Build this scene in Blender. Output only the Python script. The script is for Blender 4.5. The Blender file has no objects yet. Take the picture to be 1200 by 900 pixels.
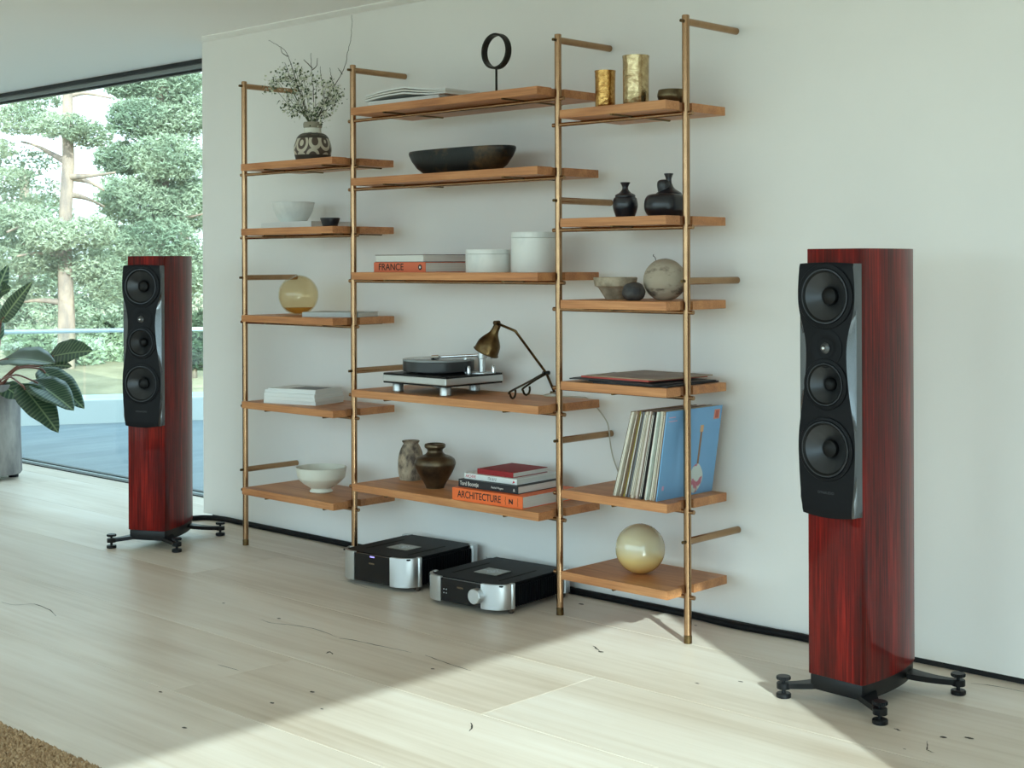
import bpy, bmesh, math, random
from mathutils import Vector, Matrix, noise as mnoise

# ------------------------------------------------------------------ camera, sky, sun, exposure
SC = bpy.context.scene
COL = SC.collection
F_PX, YAW, CY_PX, ROLL = 1688.7, 0.7617, 308.44, -0.0037
CAM = Vector((0.0, -4.2208, 1.284))
FWD = Vector((-math.sin(YAW), math.cos(YAW), 0.0))
_rt = Vector((math.cos(YAW), math.sin(YAW), 0.0)); _up = Vector((0, 0, 1))
RGT = _rt * math.cos(ROLL) + _up * math.sin(ROLL)
UPV = -_rt * math.sin(ROLL) + _up * math.cos(ROLL)
cam = bpy.data.cameras.new('camera')
cam.sensor_width = 36.0; cam.sensor_fit = 'HORIZONTAL'
cam.lens = F_PX / 1200.0 * 36.0
cam.shift_y = -(450.0 - CY_PX) / 1200.0
cam.clip_end = 500
cob = bpy.data.objects.new('camera', cam); COL.objects.link(cob)
M = Matrix.Identity(4)
for i in range(3):
    M[i][0] = RGT[i]; M[i][1] = UPV[i]; M[i][2] = -FWD[i]; M[i][3] = CAM[i]
cob.matrix_world = M
SC.camera = cob

ROOM_R, ROOM_B, ROOM_L, CEIL = 1.217, -5.5, -10.4, 2.4187
SUN_EL = math.radians(24.0)
SUN_AZ = Vector((0.845, -0.535, 0)).normalized()          # towards the sun
SKY_STRENGTH, SUN_STRENGTH, EXPOSURE = 1.9, 3.6, 0.97

w = bpy.data.worlds.new('sky'); SC.world = w; w.use_nodes = True
nt = w.node_tree; nt.nodes.clear()
wo = nt.nodes.new('ShaderNodeOutputWorld'); bg = nt.nodes.new('ShaderNodeBackground')
tc = nt.nodes.new('ShaderNodeTexCoord'); sx = nt.nodes.new('ShaderNodeSeparateXYZ')
cr = nt.nodes.new('ShaderNodeValToRGB')
cr.color_ramp.elements[0].position = 0.0; cr.color_ramp.elements[0].color = (0.74, 0.93, 1.0, 1)
cr.color_ramp.elements[1].position = 0.55; cr.color_ramp.elements[1].color = (0.58, 0.83, 1.0, 1)
nt.links.new(tc.outputs['Generated'], sx.inputs[0]); nt.links.new(sx.outputs['Z'], cr.inputs[0])
nt.links.new(cr.outputs[0], bg.inputs[0]); nt.links.new(bg.outputs[0], wo.inputs[0])
bg.inputs[1].default_value = SKY_STRENGTH
sun = bpy.data.lights.new('sun', 'SUN'); sun.energy = SUN_STRENGTH; sun.angle = math.radians(0.4); sun.color = (0.80, 0.97, 1.0)
so = bpy.data.objects.new('sun', sun); COL.objects.link(so)
sd = (SUN_AZ * math.cos(SUN_EL) + Vector((0, 0, math.sin(SUN_EL)))).normalized()
so.rotation_euler = sd.to_track_quat('Z', 'Y').to_euler(); so.location = sd * 20

def portal(loc, sx_, sy_, direction):
    l = bpy.data.lights.new('window_portal', 'AREA'); l.shape = 'RECTANGLE'; l.size = sx_; l.size_y = sy_
    l.cycles.is_portal = True
    o = bpy.data.objects.new('window_portal', l); COL.objects.link(o); o.location = loc
    o.rotation_euler = Vector(direction).to_track_quat('-Z', 'Y').to_euler()
portal((ROOM_R + .1, -4.15, 1.2), 2.7, 2.4, (-1, 0, 0))
portal((-2.95, ROOM_B - .1, 1.2), 8.5, 2.4, (0, 1, 0))
portal((-8.3, .6, 1.2), 4.2, 2.4, (0, -1, 0))
vs = SC.view_settings
vs.view_transform = 'Standard'; vs.look = 'None'; vs.exposure = EXPOSURE; vs.gamma = 1.0; vs.use_curve_mapping = False
cy = SC.cycles
cy.use_denoising = True; cy.max_bounces = 10; cy.diffuse_bounces = 6; cy.glossy_bounces = 4
cy.transmission_bounces = 8; cy.transparent_max_bounces = 12
cy.caustics_reflective = False; cy.caustics_refractive = False; cy.sample_clamp_indirect = 6.0

# ------------------------------------------------------------------ pixel helpers (directions only; distance from what a thing touches)
def ray(px, py): return FWD + RGT * ((px - 600) / F_PX) - UPV * ((py - CY_PX) / F_PX)
def Pz(px, py, z=0.0):
    d = ray(px, py); return CAM + d * ((z - CAM.z) / d.z)
def Py(px, py, y=0.0):
    d = ray(px, py); return CAM + d * ((y - CAM.y) / d.y)
def Xat(px, y, z=1.28): return Py(px, CY_PX, y).x
def at(px, y, z): return Vector((Xat(px, y), y, z))
def depth(p): return (Vector(p) - CAM).dot(FWD)
def m_px(p): return depth(p) / F_PX                      # metres per pixel at p

# ------------------------------------------------------------------ materials
def srgb(r, g, b):
    f = lambda c: (c / 255) / 12.92 if c <= 10 else ((c / 255 + .055) / 1.055) ** 2.4
    return (f(r), f(g), f(b), 1)
MATS = {}
def mat(name, col, rough=.5, metal=0.0, coat=0.0, spec=.5, var=0.0, vscale=8.0, bump=0.0, bscale=60.0, col2=None, stretch=(1, 1, 1),
        trans=0.0, ior=1.45, sss=0.0, rvar=0.0, rnd=0.0, lo=.35, hi=.65, detail=5.0):
    if name in MATS: return MATS[name]
    m = bpy.data.materials.new(name); m.use_nodes = True; n = m.node_tree.nodes; L = m.node_tree.links
    b = n['Principled BSDF']
    b.inputs['Base Color'].default_value = col; b.inputs['Roughness'].default_value = rough; b.inputs['Metallic'].default_value = metal
    b.inputs['Coat Weight'].default_value = coat; b.inputs['Coat Roughness'].default_value = .04
    b.inputs['Specular IOR Level'].default_value = spec; b.inputs['Transmission Weight'].default_value = trans; b.inputs['IOR'].default_value = ior
    if sss: b.inputs['Subsurface Weight'].default_value = sss; b.inputs['Subsurface Radius'].default_value = (.02, .015, .01)
    if col2 or var or bump or rnd or rvar:
        t = n.new('ShaderNodeTexCoord'); mp = n.new('ShaderNodeMapping'); mp.inputs['Scale'].default_value = stretch
        oi = n.new('ShaderNodeObjectInfo'); va = n.new('ShaderNodeVectorMath'); va.operation = 'SCALE'; va.inputs[0].default_value = (3.1, 7.7, 5.3)
        L.new(oi.outputs['Random'], va.inputs['Scale']); ad = n.new('ShaderNodeVectorMath')
        L.new(t.outputs['Object'], ad.inputs[0]); L.new(va.outputs[0], ad.inputs[1]); L.new(ad.outputs[0], mp.inputs[0])
    if col2 or var:
        nz = n.new('ShaderNodeTexNoise'); nz.inputs['Scale'].default_value = vscale; nz.inputs['Detail'].default_value = detail; nz.inputs['Roughness'].default_value = .6
        L.new(mp.outputs[0], nz.inputs['Vector'])
        r = n.new('ShaderNodeValToRGB'); r.color_ramp.elements[0].position = lo; r.color_ramp.elements[1].position = hi
        c2 = col2 or tuple(c * (1 - var) for c in col[:3]) + (1,)
        r.color_ramp.elements[0].color = c2; r.color_ramp.elements[1].color = col
        L.new(nz.outputs['Fac'], r.inputs[0]); out = r.outputs[0]
        if rnd:
            hs = n.new('ShaderNodeHueSaturation'); mr = n.new('ShaderNodeMapRange'); mr.inputs[3].default_value = 1 - rnd; mr.inputs[4].default_value = 1 + rnd
            L.new(oi.outputs['Random'], mr.inputs[0]); L.new(mr.outputs[0], hs.inputs['Value']); L.new(out, hs.inputs['Color']); out = hs.outputs[0]
        L.new(out, b.inputs['Base Color'])
        if rvar:
            mr2 = n.new('ShaderNodeMapRange'); mr2.inputs[3].default_value = rough + rvar; mr2.inputs[4].default_value = rough - rvar
            L.new(nz.outputs['Fac'], mr2.inputs[0]); L.new(mr2.outputs[0], b.inputs['Roughness'])
    if bump:
        nb = n.new('ShaderNodeTexNoise'); nb.inputs['Scale'].default_value = bscale; nb.inputs['Detail'].default_value = 4
        L.new(mp.outputs[0], nb.inputs['Vector']); bp = n.new('ShaderNodeBump'); bp.inputs['Strength'].default_value = bump; bp.inputs['Distance'].default_value = .01
        L.new(nb.outputs['Fac'], bp.inputs['Height']); L.new(bp.outputs[0], b.inputs['Normal'])
    MATS[name] = m; return m

def wood(name, c_dark, c_mid, c_light, rough=.5, axis='x', scale=1.0, coat=0.0, rnd=.08, ring=3.0, bump=.05, dist=2.0, stain=0.0, fine=.35):
    m = bpy.data.materials.new(name); m.use_nodes = True; n = m.node_tree.nodes; L = m.node_tree.links; b = n['Principled BSDF']
    t = n.new('ShaderNodeTexCoord'); oi = n.new('ShaderNodeObjectInfo'); va = n.new('ShaderNodeVectorMath'); va.operation = 'SCALE'
    va.inputs[0].default_value = (13.1, 7.7, 9.3); L.new(oi.outputs['Random'], va.inputs['Scale'])
    ad = n.new('ShaderNodeVectorMath'); L.new(t.outputs['Object'], ad.inputs[0]); L.new(va.outputs[0], ad.inputs[1])
    def mapped(sc_):
        mp = n.new('ShaderNodeMapping'); mp.inputs['Scale'].default_value = sc_; L.new(ad.outputs[0], mp.inputs[0]); return mp
    A = {'x': (.12, 1, 1), 'z': (1, 1, .12), 'y': (1, .12, 1)}[axis]
    mp = mapped(tuple(a * scale for a in A))
    n1 = n.new('ShaderNodeTexNoise'); n1.inputs['Scale'].default_value = ring * 2.2; n1.inputs['Detail'].default_value = 6; n1.inputs['Roughness'].default_value = .62; n1.inputs['Distortion'].default_value = dist * .3
    L.new(mp.outputs[0], n1.inputs['Vector'])
    A2 = {'x': (.03, 1, 1), 'z': (1, 1, .03), 'y': (1, .03, 1)}[axis]
    mp2 = mapped(tuple(a * scale for a in A2))
    n2 = n.new('ShaderNodeTexNoise'); n2.inputs['Scale'].default_value = ring * 28; n2.inputs['Detail'].default_value = 3; L.new(mp2.outputs[0], n2.inputs['Vector'])
    mx = n.new('ShaderNodeMix'); mx.inputs[0].default_value = fine; L.new(n1.outputs['Fac'], mx.inputs[2]); L.new(n2.outputs['Fac'], mx.inputs[3])
    r = n.new('ShaderNodeValToRGB'); e = r.color_ramp.elements; e[0].position = .32; e[0].color = c_dark; e[1].position = .68; e[1].color = c_light
    k = e.new(.5); k.color = c_mid; L.new(mx.outputs[0], r.inputs[0])
    hs = n.new('ShaderNodeHueSaturation'); mr = n.new('ShaderNodeMapRange'); mr.inputs[3].default_value = 1 - rnd; mr.inputs[4].default_value = 1 + rnd
    L.new(oi.outputs['Random'], mr.inputs[0]); L.new(mr.outputs[0], hs.inputs['Value']); L.new(r.outputs[0], hs.inputs['Color']); out = hs.outputs[0]
    if stain:
        ns = n.new('ShaderNodeTexNoise'); ns.inputs['Scale'].default_value = 1.0; ns.inputs['Detail'].default_value = 3; ms = mapped((.7, 2.6, 1)); L.new(ms.outputs[0], ns.inputs['Vector'])
        rs = n.new('ShaderNodeValToRGB'); rs.color_ramp.elements[0].position = .38; rs.color_ramp.elements[0].color = (1 - stain, 1 - stain * 1.25, 1 - stain * 1.5, 1); rs.color_ramp.elements[1].position = .62; rs.color_ramp.elements[1].color = (1, 1, 1, 1); L.new(ns.outputs['Fac'], rs.inputs[0])
        mu = n.new('ShaderNodeMix'); mu.data_type = 'RGBA'; mu.blend_type = 'MULTIPLY'; mu.inputs[0].default_value = 1.0; L.new(out, mu.inputs[6]); L.new(rs.outputs[0], mu.inputs[7]); out = mu.outputs[2]
    L.new(out, b.inputs['Base Color'])
    b.inputs['Roughness'].default_value = rough; b.inputs['Coat Weight'].default_value = coat; b.inputs['Coat Roughness'].default_value = .03
    if bump:
        bp = n.new('ShaderNodeBump'); bp.inputs['Strength'].default_value = bump; bp.inputs['Distance'].default_value = .004
        L.new(mx.outputs[0], bp.inputs['Height']); L.new(bp.outputs[0], b.inputs['Normal'])
    MATS[name] = m; return m

def glass_sheet(name, tint=(1, 1, 1, 1), refl=1.0):
    m = bpy.data.materials.new(name); m.use_nodes = True; n = m.node_tree.nodes; L = m.node_tree.links; n.clear()
    o = n.new('ShaderNodeOutputMaterial'); mx = n.new('ShaderNodeMixShader'); tr = n.new('ShaderNodeBsdfTransparent'); gl = n.new('ShaderNodeBsdfGlossy')
    fr = n.new('ShaderNodeMath'); fr.operation = 'MULTIPLY_ADD'; lw = n.new('ShaderNodeLayerWeight'); lw.inputs[0].default_value = .5; pw = n.new('ShaderNodeMath'); pw.operation = 'POWER'; pw.inputs[1].default_value = 5.0
    L.new(lw.outputs['Facing'], pw.inputs[0]); L.new(pw.outputs[0], fr.inputs[0]); fr.inputs[1].default_value = .8 * refl; fr.inputs[2].default_value = .035 * refl
    gl.inputs['Roughness'].default_value = 0.0; tr.inputs[0].default_value = tint
    L.new(fr.outputs[0], mx.inputs[0]); L.new(tr.outputs[0], mx.inputs[1]); L.new(gl.outputs[0], mx.inputs[2]); L.new(mx.outputs[0], o.inputs[0])
    MATS[name] = m; return m

WALL = mat('wall_paint', srgb(240, 239, 236), .75, var=.02, vscale=3, bump=.02, bscale=180)
CEILM = mat('ceiling_paint', srgb(242, 240, 238), .8)
TRIMM = mat('trim_paint', srgb(250, 249, 247), .6)
FLOORM = wood('pale_oak', srgb(206, 188, 168), srgb(227, 213, 197), srgb(238, 228, 216), .42, 'x', .9, rnd=.05, ring=1.6, bump=.03, fine=.3, stain=.13)
SHELFM = wood('shelf_oak', srgb(154, 95, 57), srgb(190, 128, 80), srgb(212, 153, 101), .45, 'x', 3.0, rnd=.07, ring=2.2)
ROSE = wood('rosewood_lacquer', srgb(38, 5, 6), srgb(98, 14, 12), srgb(156, 30, 22), .3, 'z', 4.0, coat=.3, rnd=.02, ring=1.5, bump=0, fine=.45, dist=0.0)
ROSE.node_tree.nodes['Principled BSDF'].inputs['Specular IOR Level'].default_value = .1
BRASS = mat('aged_brass', srgb(174, 138, 104), .24, 1.0, var=.12, vscale=30, rvar=.08)
BRASSD = mat('dark_aged_brass', srgb(120, 98, 64), .36, 1.0, col2=srgb(74, 56, 38), vscale=14, bump=.1, bscale=50)
BRASSG = mat('hammered_brass', srgb(214, 168, 100), .2, 1.0, col2=srgb(160, 114, 60), vscale=60, bump=.22, bscale=90)
BRASSP = mat('pale_hammered_brass', srgb(206, 184, 142), .22, 1.0, col2=srgb(160, 134, 96), vscale=50, bump=.15, bscale=80)
BRONZE = mat('bronze', srgb(122, 108, 82), .38, 1.0, col2=srgb(84, 70, 52), vscale=20, bump=.15, bscale=60)
BLACK = mat('black_metal', srgb(20, 21, 23), .38, spec=.3)
BLACKM = mat('black_matte', srgb(15, 16, 19), .5, spec=.15)
BAFF = mat('black_baffle', srgb(18, 19, 22), .42, spec=.15)
BAFS = mat('black_baffle_side', srgb(108, 112, 116), .22, .9)
CONE = mat('speaker_cone', srgb(64, 66, 69), .34, .7)
RUBBER = mat('black_rubber', srgb(15, 15, 16), .45, spec=.25)
STEEL = mat('brushed_aluminium', srgb(204, 207, 208), .42, 1.0)
CHROME = mat('polished_metal', srgb(216, 218, 220), .16, 1.0)
PAPER = mat('paper_edges', srgb(226, 226, 220), .8, var=.12, vscale=3, stretch=(1, 1, 160))
WHITEC = mat('white_cover', srgb(228, 231, 230), .5)
MARBLE = mat('white_marble', srgb(232, 235, 232), .35, col2=srgb(206, 211, 210), vscale=7, lo=.3, hi=.5, stretch=(1, 1, .5))
CERAM = mat('white_ceramic', srgb(226, 226, 214), .55, var=.06, vscale=10)

# ------------------------------------------------------------------ mesh helpers
def obj(name, bm, m, parent=None, smooth=False, loc=None, rotz=None, auto=None):
    me = bpy.data.meshes.new(name); bmesh.ops.recalc_face_normals(bm, faces=bm.faces[:]); bm.to_mesh(me); bm.free()
    for mm in (m if isinstance(m, (list, tuple)) else [m]): me.materials.append(mm)
    o = bpy.data.objects.new(name, me); COL.objects.link(o)
    if smooth: me.shade_smooth()
    if auto is not None:
        me.shade_smooth(); me.set_sharp_from_angle(angle=math.radians(auto))
    if parent: o.parent = parent
    if loc is not None: o.location = loc
    if rotz is not None: o.rotation_euler[2] = rotz
    return o
def inst(name, me, parent=None, loc=(0, 0, 0), rot=(0, 0, 0)):
    o = bpy.data.objects.new(name, me); COL.objects.link(o); o.parent = parent; o.location = loc; o.rotation_euler = rot; return o
def tag(o, label, cat, group=None):
    o['label'] = label; o['category'] = cat
    if group: o['group'] = group
    return o
def thing(name, label, cat, loc=(0, 0, 0), rotz=0.0, group=None):
    o = bpy.data.objects.new(name, None); COL.objects.link(o); o.location = loc; o.rotation_euler[2] = rotz; o.empty_display_size = .1
    return tag(o, label, cat, group)
def struct(name, bm, m, **k):
    o = obj(name, bm, m, **k); o['kind'] = 'structure'; return o
def box(bm, x0, x1, y0, y1, z0, z1, bev=0.0, seg=2):
    r = bmesh.ops.create_cube(bm, size=1.0); vs_ = r['verts']
    for v in vs_:
        v.co = Vector((x0 + (v.co.x + .5) * (x1 - x0), y0 + (v.co.y + .5) * (y1 - y0), z0 + (v.co.z + .5) * (z1 - z0)))
    if bev:
        es = list({e for v in vs_ for e in v.link_edges})
        bmesh.ops.bevel(bm, geom=es, offset=bev, segments=seg, affect='EDGES', profile=.5)
    return bm
def nb(): return bmesh.new()
def BOX(*a, **k): return box(nb(), *a, **k)
def lathe(prof, seg=40, bm=None, facets=None):
    bm = bm or nb(); rings = []
    for (r, z) in prof:
        if r < 1e-6: rings.append([bm.verts.new((0, 0, z))])
        else: rings.append([bm.verts.new((r * math.cos(2 * math.pi * i / seg), r * math.sin(2 * math.pi * i / seg), z)) for i in range(seg)])
    for a, b in zip(rings, rings[1:]):
        if len(a) == 1 and len(b) == 1: continue
        for i in range(seg):
            j = (i + 1) % seg
            if len(a) == 1: bm.faces.new((a[0], b[j], b[i]))
            elif len(b) == 1: bm.faces.new((a[i], a[j], b[0]))
            else: bm.faces.new((a[i], a[j], b[j], b[i]))
    return bm
def spline(pts, n=8):
    out = []; P = [Vector(p) for p in pts]
    for i in range(len(P) - 1):
        p0 = P[max(i - 1, 0)]; p1 = P[i]; p2 = P[i + 1]; p3 = P[min(i + 2, len(P) - 1)]
        for k in range(n):
            t = k / n
            out.append(.5 * ((2 * p1) + (p2 - p0) * t + (2 * p0 - 5 * p1 + 4 * p2 - p3) * t * t + (-p0 + 3 * p1 - 3 * p2 + p3) * t ** 3))
    out.append(P[-1]); return out
def sprof(pts, n=5): return [(max(v.x, 0), v.y) for v in spline([(a, b, 0) for a, b in pts], n)]
def tube(pts, r, seg=10, bm=None, cap=True):
    bm = bm or nb(); P = [Vector(p) for p in pts]; R_ = r if isinstance(r, (list, tuple)) else [r] * len(P)
    nrm = None; rings = []
    for i, p in enumerate(P):
        d = (P[min(i + 1, len(P) - 1)] - P[max(i - 1, 0)]).normalized()
        if nrm is None:
            a = Vector((0, 0, 1)) if abs(d.z) < .9 else Vector((1, 0, 0)); nrm = d.cross(a).normalized()
        else: nrm = (nrm - d * nrm.dot(d)).normalized()
        bn = d.cross(nrm)
        rings.append([bm.verts.new(p + (nrm * math.cos(2 * math.pi * k / seg) + bn * math.sin(2 * math.pi * k / seg)) * R_[i]) for k in range(seg)])
    for a, b in zip(rings, rings[1:]):
        for k in range(seg): bm.faces.new((a[k], a[(k + 1) % seg], b[(k + 1) % seg], b[k]))
    if cap:
        bm.faces.new(rings[0][::-1]); bm.faces.new(rings[-1])
    return bm
def prism(pts, z0, z1, bm=None, bev=0.0):
    bm = bm or nb()
    a = [bm.verts.new((x, y, z0)) for x, y in pts]; b = [bm.verts.new((x, y, z1)) for x, y in pts]; n = len(pts)
    fs = [bm.faces.new(a[::-1]), bm.faces.new(b)]
    for i in range(n): fs.append(bm.faces.new((a[i], a[(i + 1) % n], b[(i + 1) % n], b[i])))
    if bev:
        es = [e for f in fs[:2] for e in f.edges]
        bmesh.ops.bevel(bm, geom=es, offset=bev, segments=2, affect='EDGES', profile=.5)
    return bm
def xf(bm, mtx): bmesh.ops.transform(bm, matrix=mtx, verts=bm.verts[:]); return bm
def text(body, size, m, parent, loc, rot, name='lettering', sx_=1.0, align='LEFT', bold=0.0, depth_=.0002):
    c = bpy.data.curves.new('t', 'FONT'); c.body = body; c.size = size; c.extrude = depth_; c.align_x = align; c.align_y = 'CENTER'; c.offset = bold
    t = bpy.data.objects.new('t', c); COL.objects.link(t)
    dg = bpy.context.evaluated_depsgraph_get(); me = bpy.data.meshes.new_from_object(t.evaluated_get(dg))
    bpy.data.objects.remove(t); me.materials.clear(); me.materials.append(m)
    o = bpy.data.objects.new(name, me); COL.objects.link(o); o.parent = parent; o.location = loc; o.rotation_euler = rot; o.scale = (sx_, 1, 1)
    return o
H_ = math.pi / 2
random.seed(7)
# ------------------------------------------------------------------ the room
GAPM = mat('shadow_gap', srgb(22, 23, 25), .7)
WEND = -6.20
def walls():
    struct('wall_back', BOX(WEND, ROOM_R + .05, 0, .34, .0207, CEIL), WALL)
    struct('gap_strip_back', BOX(WEND + .06, ROOM_R, .012, .33, 0, .0207), GAPM)  # black strip filling the gap under the wall, its shade put into the colour
    bm = nb(); box(bm, ROOM_R, ROOM_R + .05, -2.843, 0, 0, CEIL); box(bm, ROOM_R, ROOM_R + .05, ROOM_B, -2.843, 2.39, CEIL)
    box(bm, ROOM_R, ROOM_R + .05, ROOM_B - .05, -5.44, 0, 2.39)
    struct('wall_right', bm, WALL)
    bm = nb(); box(bm, ROOM_L, -7.2, ROOM_B - .05, ROOM_B, 0, CEIL); box(bm, -7.2, ROOM_R, ROOM_B - .05, ROOM_B, 2.39, CEIL)
    struct('wall_front', bm, WALL)
    struct('wall_left', BOX(ROOM_L - .05, ROOM_L, ROOM_B - .05, .47, 0, CEIL), WALL)
    struct('ceiling', BOX(ROOM_L - .05, ROOM_R + .05, ROOM_B - .05, .52, CEIL, CEIL + .2), CEILM)
    struct('trim_1', prism([(WEND, -.002), (WEND + .139, -.095), (ROOM_R, -.095), (ROOM_R, -.002)], CEIL - .006, CEIL), TRIMM)
walls()
PANE = glass_sheet('window_glass', (.95, .985, .975, 1))
DARKF = mat('dark_window_frame', srgb(28, 31, 33), .4); GREYF = mat('grey_window_frame', srgb(150, 156, 156), .4)
def window_left():
    x0, x1 = ROOM_L, -6.22
    bm = nb()
    box(bm, x0, x1, .345, .375, -.03, .006); box(bm, x0, x1, .435, .465, -.03, .006); box(bm, x0, x1, .375, .435, -.03, -.004)
    box(bm, x0, x1, .345, .465, 2.395, CEIL - .001); box(bm, x0, x1, .40, .43, 2.362, 2.376)
    box(bm, x0, x0 + .06, .36, .45, 0, 2.36)
    w1 = struct('window_1', bm, DARKF)
    bm = nb(); box(bm, x0, x1, .37, .44, 2.376, 2.395); box(bm, x0, x1, .39, .42, -.004, .004)
    obj('window_frame', bm, GREYF, w1)
    obj('pane', BOX(x0 + .06, x1, .40, .41, .004, 2.362), PANE, w1)
    bm = nb(); box(bm, ROOM_R + .01, ROOM_R + .045, -5.44, -2.843, 0, .03)
    w2 = struct('window_2', bm, DARKF); obj('pane', BOX(ROOM_R + .02, ROOM_R + .03, -5.44, -2.843, .03, 2.39), PANE, w2)
    bm = nb(); box(bm, -7.2, ROOM_R - .001, ROOM_B - .045, ROOM_B - .01, 0, .03)  # unseen rear glazing, widened to let more sky light onto wall and floor
    for x in (-7.175, -4.4, -1.6, ROOM_R - .03): box(bm, x - .025, x + .025, ROOM_B - .045, ROOM_B - .005, .03, 2.39)
    w3 = struct('window_3', bm, DARKF)
    for a, b in ((-7.15, -4.425), (-4.375, -1.625), (-1.575, ROOM_R - .055)): obj('pane', BOX(a, b, ROOM_B - .035, ROOM_B - .025, .03, 2.39), PANE, w3)
window_left()

def floor():
    fl = struct('floor', BOX(ROOM_L, ROOM_R + .05, ROOM_B, .345, -.06, -.012), mat('floor_joint', srgb(120, 106, 88), .8))
    edges = [.344, .19, -.30, -.81, -1.315, -1.79, -2.29, -2.78, -3.27, -3.76, -4.25, -4.74, -5.23, -5.5]
    joints = {4: [-8.9, -6.3, -3.745, -.6], 3: [-7.4, -2.9, .4], 2: [-9.3, -5.1, -1.45], 1: [-7.9, -4.9, -1.2], 5: [-8.1, -5.2, -2.1]}
    for i in range(len(edges) - 1):
        y1, y0 = edges[i], edges[i + 1]
        xs = [ROOM_L] + (joints.get(i) or [ROOM_L + 1.5 + random.random() * 1.5 + k * 3.3 for k in range(3)]) + [ROOM_R + .05]
        for a, b in zip(xs, xs[1:]):
            cx, cy_ = (a + b) / 2, (y0 + y1) / 2; l = (b - a) / 2 - .0006; h = (y1 - y0) / 2 - .0008
            obj('plank', BOX(-l, l, -h, h, -.02, 0, bev=.0006, seg=1), FLOORM, fl, loc=(cx, cy_, 0))
    CR = mat('floor_crack', srgb(70, 62, 55), .9)
    def crack(pts, wpx):
        P = [Pz(x, y, 0) for x, y in pts]; P = spline(P, 4); bm = nb(); A = []
        for i, p in enumerate(P):
            ww = wpx * .0019 * (.35 + .65 * math.sin(math.pi * i / (len(P) - 1))) * random.uniform(.5, 1.3)
            d = (P[min(i + 1, len(P) - 1)] - P[max(i - 1, 0)]).normalized(); q = Vector((-d.y, d.x, 0)); j = q * random.uniform(-.002, .002)
            A.append([bm.verts.new(p + j + q * ww + Vector((0, 0, .0006))), bm.verts.new(p + j - q * ww + Vector((0, 0, .0006)))])
        for a, b in zip(A, A[1:]): bm.faces.new((a[0], b[0], b[1], a[1]))
        return bm
    for pts, ww in [([(305, 726), (318, 730), (345, 733), (372, 738), (395, 747)], 1.0), ([(397, 748), (412, 750), (440, 756), (465, 761), (482, 765)], 1.2),
                    ([(498, 768), (515, 774), (535, 781), (552, 786)], 1.2), ([(2, 706), (18, 709), (40, 708), (58, 715), (66, 722)], 1.3),
                    ([(382, 766), (386, 764), (390, 767)], 2.0), ([(395, 680), (410, 682), (420, 686), (450, 694)], .5), ([(1138, 801), (1165, 804), (1200, 811)], 1.0),
                    ([(1087, 869), (1086, 877), (1088, 880), (1095, 882)], .9), ([(1047, 854), (1051, 855), (1056, 857)], 2.2), ([(255, 779), (280, 786)], .9),
                    ([(552, 847), (553, 853), (549, 857)], 1.2), ([(695, 757), (703, 763)], 1.6)]:
        obj('crack', crack(pts, ww), CR, fl)
    KN = mat('floor_knot', srgb(74, 66, 58), .8)
    for x, y, r in [(262, 707, 1.6), (327, 725, 2.2), (507, 784, 2.0), (216, 853, 3.0), (366, 811, 2.6), (319, 824, 2.6), (377, 831, 1.8), (704, 764, 2.6), (1105, 864, 3.2), (1136, 865, 3.6), (1060, 878, 1.4),
                    (593, 690, 2.4), (681, 708, 3.0), (815, 733, 1.6), (188, 811, 2.2), (817, 801, 2.0), (868, 799, 2.2)]:
        p = Pz(x, y, 0); s = r * m_px(p); bm = nb()
        c = [bm.verts.new((p.x + s * 1.5 * math.cos(a) * random.uniform(.7, 1.2), p.y + s * .9 * math.sin(a) * random.uniform(.7, 1.2), .0007)) for a in [k * math.pi / 5 for k in range(10)]]
        bm.faces.new(c); obj('knot', bm, KN, fl)
floor()

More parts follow.
